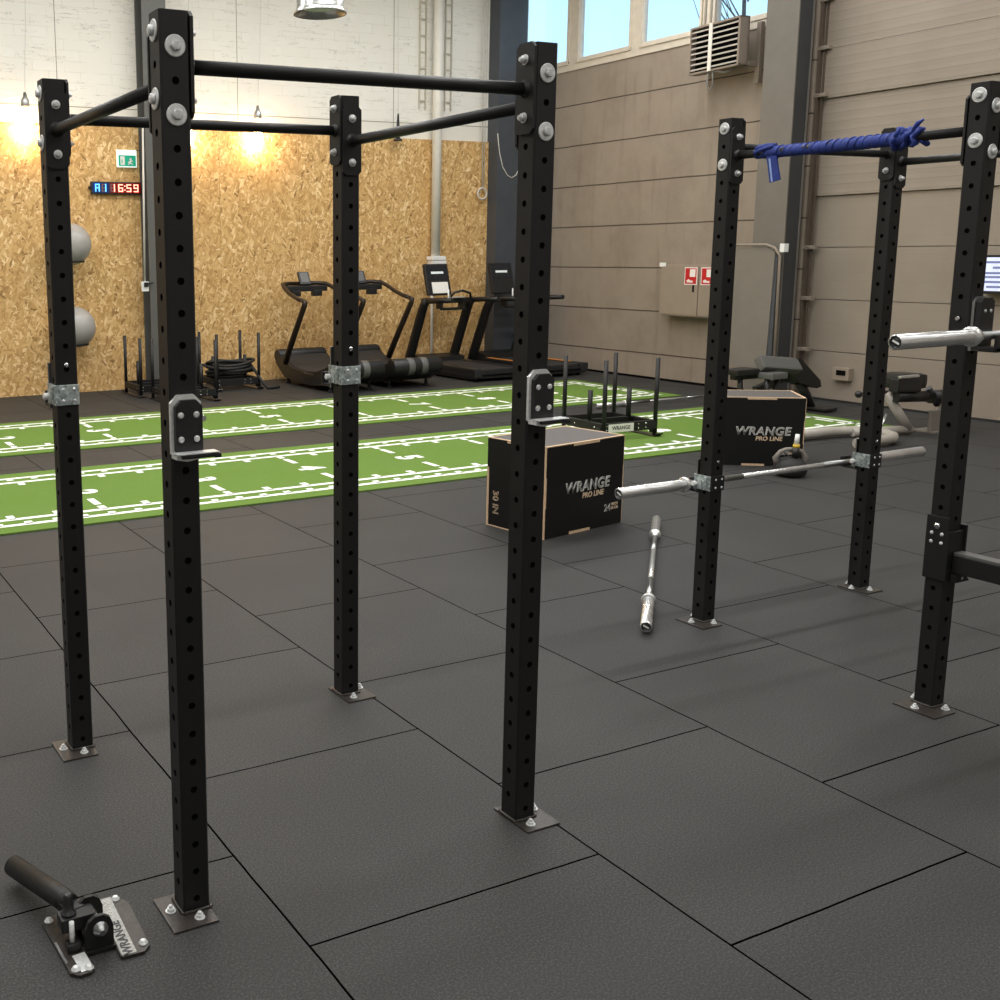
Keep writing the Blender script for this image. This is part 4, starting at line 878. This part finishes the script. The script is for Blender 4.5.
r = thing('hose_cabinet', 'taupe fire hose cabinet with red signs on the concrete wall', 'cabinet', (11.15, 4.80, .93))
CW = 1.13
m = MB(); m.b2((0, 0, 0), (.207, CW, .685), bev=.006); part('body', m, M['cabinet'], r)
m = MB(); m.b2((-.012, .46, .02), (-.001, CW - .03, .665), bev=.003); dr = part('door', m, M['cabinet'], r)
m = MB(); m.b2((-.02, .52, .33), (-.0125, .545, .42), bev=.003); part('latch', m, M['hole'], dr)
m = MB(); m.b2((-.012, .02, .02), (-.001, .445, .665), bev=.003); part('side_door', m, M['cabinet'], r)
m = MB(); m.b2((-.004, .447, .02), (-.0005, .458, .665)); part('door_gap', m, M['track'], r)
for y in (.475, .195):
    m = MB(); m.b2((-.0155, y, .425), (-.0125, y + .215, .655)); sg = part('fire_sign', m, M['signwhite'], r, label='red and white fire hose sign')
    m = MB(); m.b2((-.0165, y + .012, .437), (-.0157, y + .203, .643)); part('red_field', m, M['red'], sg)
    m = MB(); m.b2((-.0175, y + .03, .53), (-.0167, y + .125, .63)); m.prism([(y + .07, .455), (y + .17, .455), (y + .18, .48), (y + .14, .5), (y + .11, .48), (y + .07, .48)], -.0175, -.0167, 'YZ'); part('hose_symbol', m, M['signwhite'], sg)
m = MB(); m.b2((-.012, CW - .09, .66), (.0, CW + .02, .715), bev=.004); part('number_tag', m, M['cap'], r)
m = MB(); m.b2((.18, CW, .03), (.207, CW + .14, .66)); part('side_duct', m, M['cabinet'], r)

r = thing('mat_rack', 'grey mat hung from a bent steel tube in front of the right column', 'hanging mat', (10.88, 3.92, .375))
m = MB(); m.prism([(-.02, 0), (.62, .0), (.60, 1.42), (.52, 1.46), (.06, 1.46), (-.06, 1.40)], -.012, .012, 'YZ'); part('mat', m, M['mat'], r)
m = MB(); m.tube([(.0, .66, 1.36), (-.02, .64, 1.45), (-.02, .54, 1.49), (-.02, .06, 1.49), (-.02, -.06, 1.45), (.0, -.12, 1.36), (.03, -.12, -.375)], .017, 10); part('steel_tube', m, M['heater'], r)
for y in (.62, -.17):
    m = MB(); m.b2((-.03, y - .03, 1.40), (.045, y + .035, 1.5), bev=.006); part('clamp', m, M['cap'], r)
m = MB(); m.b2((-.02, .55, .7), (.03, .64, 1.36), bev=.006); part('white_bracket', m, M['white'], r)
m = MB(); m.b2((.0, -.09, .02), (.04, -.03, 1.36)); part('dark_strap', m, M['coldark'], r)

r = thing('wall_screen', 'lit wall screen at the right edge behind the right-hand rig post', 'screen', (11.29, 1.06, 1.335))
m = MB(); m.b2((0, 0, 0), (.165, .64, .395), bev=.006); part('casing', m, M['plastic'], r)
m = MB(); m.b2((-.004, .025, .03), (-.0005, .615, .37)); sc = part('display', m, M['tv'], r)
for k, (ya, yb, z) in enumerate(((.1, .58, .31), (.1, .5, .255), (.2, .6, .20), (.1, .58, .16), (.3, .6, .11), (.1, .55, .06))):
    m = MB(); m.b2((-.0055, ya, z), (-.0042, yb, z + .022)); part('text_row', m, M['tvdark'], sc)

# ------------------------------------------------------------------ benches by the garage door
r = thing('preacher_bench', 'black padded preacher bench behind the far plywood box', 'bench', (9.97, 3.0, .0145))
m = MB(); m.box((-.03, -.05, .545), (.60, .10, .16), Euler((R(-38), R(6), 0)).to_matrix(), bev=.02); part('arm_pad', m, M['greyvinyl'], r)
m = MB(); m.prism([(.20, .60), (.32, .60), (.67, .33), (.69, .26), (.62, .245), (.34, .32), (.2, .45)], -.05, .20, 'XZ'); part('back_pad', m, M['vinyl'], r)
m = MB(); m.box((-.50, .05, .49), (.34, .24, .06), bev=.02); part('seat_pad', m, M['vinyl'], r)
m = MB(); m.box((-.23, -.15, .45), (.24, .2, .07), bev=.02); part('front_pad', m, M['greyvinyl'], r)
m = MB(); m.tube([(.44, .05, .32), (.58, .05, .16), (.66, .05, .02)], [.05, .05, .055], 10); m.b2((.56, -.22, .0), (.76, .30, .03), bev=.008); part('front_leg', m, M['plastic'], r)
m = MB(); m.tube([(-.30, -.14, .43), (-.26, -.12, .03)], .03, 10); m.tube([(-.14, -.14, .43), (-.20, -.12, .03)], .03, 10); m.tube([(-.5, .05, .47), (-.46, .05, .03)], .03, 10); m.b2((-.58, -.2, 0), (-.1, .15, .04), bev=.01); part('rear_leg', m, M['plastic'], r)
m = MB(); m.box((.05, .1, .32), (.5, .07, .08), Euler((0, R(-14), 0)).to_matrix(), bev=.01); m.box((-.35, .06, .43), (.5, .07, .06), bev=.01); part('spine', m, M['plastic'], r)

r = thing('decline_bench', 'grey tubular decline bench with black pads behind the right rig', 'bench', (9.65, 1.46, 0))
def w(*p): return [V(*q) - V(9.8, 1.5, 0) for q in p]
m = MB(); m.tube(w((8.88, 1.735, .06), (9.3, 1.72, .06), (9.52, 1.66, .06), (9.64, 1.53, .06), (9.66, 1.40, .06), (9.58, 1.25, .06), (9.45, 1.17, .06), (9.1, 1.16, .06), (8.95, 1.17, .06)), .047, 14); part('base_loop', m, M['greytube'], r)
m = MB(); m.tube(w((8.86, 1.735, .06), (8.91, 1.733, .06)), .052, 14); part('end_cap', m, M['rubber'], r)
m = MB(); m.tube(w((9.5, 1.62, .05), (10.16, 1.47, .05)), .042, 12); part('cross_tube', m, M['greytube'], r)
m = MB(); m.tube(w((10.12, 1.47, .06), (10.02, 1.52, .22), (9.90, 1.58, .42)), .045, 12); part('post', m, M['greytube'], r)
m = MB(); m.cyl(*w((9.96, 1.60, .20), (9.87, 1.60, .03)), .012, 8); part('brace', m, M['chrome'], r)
m = MB(); m.box(V(10.12, 1.6, .525) - V(9.8, 1.5, 0), (.46, .28, .15), Euler((0, R(3), 0)).to_matrix(), bev=.05); part('head_pad', m, M['vinyl'], r)
m = MB(); m.box(V(10.05, 1.49, .495) - V(9.8, 1.5, 0), (.36, .1, .14), Euler((0, R(3), 0)).to_matrix(), bev=.02); part('mount_plate', m, M['plastic'], r)
m = MB(); m.box(V(10.0, 1.43, .585) - V(9.8, 1.5, 0), (.28, .03, .025), bev=.006); part('chrome_edge', m, M['chrome'], r)
for a, b_, rr_ in (((9.92, 1.5, .385), (10.38, 1.5, .36), .055), ((10.46, 1.5, .35), (10.95, 1.5, .325), .068)):
    m = MB(); m.tube(w(a, b_), rr_, 14); part('roller_pad', m, M['vinyl'], r)
m = MB(); m.tube(w((9.9, 1.55, .4), (10.9, 1.55, .34)), .022, 8); m.tube(w((10.42, 1.5, .44), (10.58, 1.5, .26)), .03, 8); part('beam', m, M['plastic'], r)
m = MB(); m.tube(w((10.7, 1.55, .32), (10.72, 1.55, .03)), .03, 10); part('rear_post', m, M['greytube'], r)
m = MB(); m.b2(V(10.36, 1.40, .0) - V(9.8, 1.5, 0), V(10.62, 1.44, .23) - V(9.8, 1.5, 0), bev=.01); m.b2(V(10.36, 1.36, .0) - V(9.8, 1.5, 0), V(10.62, 1.60, .02) - V(9.8, 1.5, 0), bev=.005); part('foot_plate', m, M['mat'], r)
m = MB(); m.cyl(*w((9.55, 1.62, .42), (9.92, 1.58, .42)), .018, 8); m.sphere(V(9.55, 1.62, .42) - V(9.8, 1.5, 0), .035, 14); part('adjust_knob', m, M['plastic'], r)

# ------------------------------------------------------------------ outdoors behind the windows
struct('ground_outside', MB().b2((X1 + .3, -30, -.3), (70, 40, -.16)), M['snow'])
r = thing('bare_tree', 'bare leafless tree outside the right-hand window', 'tree', (18.6, 11.35, -.16))
m = MB(); m.tube([(0, 0, 0), (.05, 0, 4), (0, .1, 8), (.05, 0, 11)], [.09, .06, .03, .012], 8); part('trunk', m, M['bark'], r)
m = MB()
for k in range(70):
    z = 4.2 + 6.2 * random.random(); a = random.random() * 2 * PI; L_ = random.uniform(.6, 1.5)
    p0 = V(.03, 0, z); p1 = p0 + V(math.cos(a) * L_ * .5, math.sin(a) * L_ * .5, L_ * .7); p2 = p1 + V(math.cos(a + .3) * L_ * .35, math.sin(a + .3) * L_ * .35, L_ * .75)
    m.tube([p0, p1, p2], [.016, .010, .005], 5)
    for j in range(2):
        q = p0.lerp(p1, .4 + .5 * random.random()); b_ = a + random.uniform(-1, 1); m.tube([q, q + V(math.cos(b_) * .4, math.sin(b_) * .4, .5)], [.01, .004], 4)
part('branches', m, M['bark'], r)

# ------------------------------------------------------------------ light
wd = bpy.data.worlds.new('sky'); S.world = wd; wd.use_nodes = True; nt = wd.node_tree; bg = nt.nodes['Background']
tc = N(nt, 'ShaderNodeTexCoord'); sx = N(nt, 'ShaderNodeSeparateXYZ'); nt.links.new(tc.outputs['Generated'], sx.inputs[0])
nt.links.new(ramp(nt, sx.outputs[2], [(0.0, (0.66, 0.86, 1.0, 1)), (0.22, (0.50, 0.79, 1.0, 1)), (0.55, (0.28, 0.50, 0.95, 1))]), bg.inputs['Color']); bg.inputs['Strength'].default_value = 1.6
def area(loc, sx_, sy_, power, col=(1.0, .99, .98), rz=0):
    l = bpy.data.lights.new('ceiling_tube_light', 'AREA'); l.shape = 'RECTANGLE'; l.size = sx_; l.size_y = sy_; l.energy = power; l.color = col
    o = bpy.data.objects.new('ceiling_tube_light', l); C.objects.link(o); o.location = loc; o.rotation_euler = (0, 0, rz); return o
for y, p in ((-8.5, 160), (-5.2, 225), (-1.75, 400), (2.2, 430), (5.6, 500)):
    area((3.4, y, 6.4), 14.5, .22, p)
S.view_settings.view_transform = 'Standard'; S.view_settings.look = 'None'; S.view_settings.exposure = 0.0; S.view_settings.gamma = 1.0; S.view_settings.use_curve_mapping = False
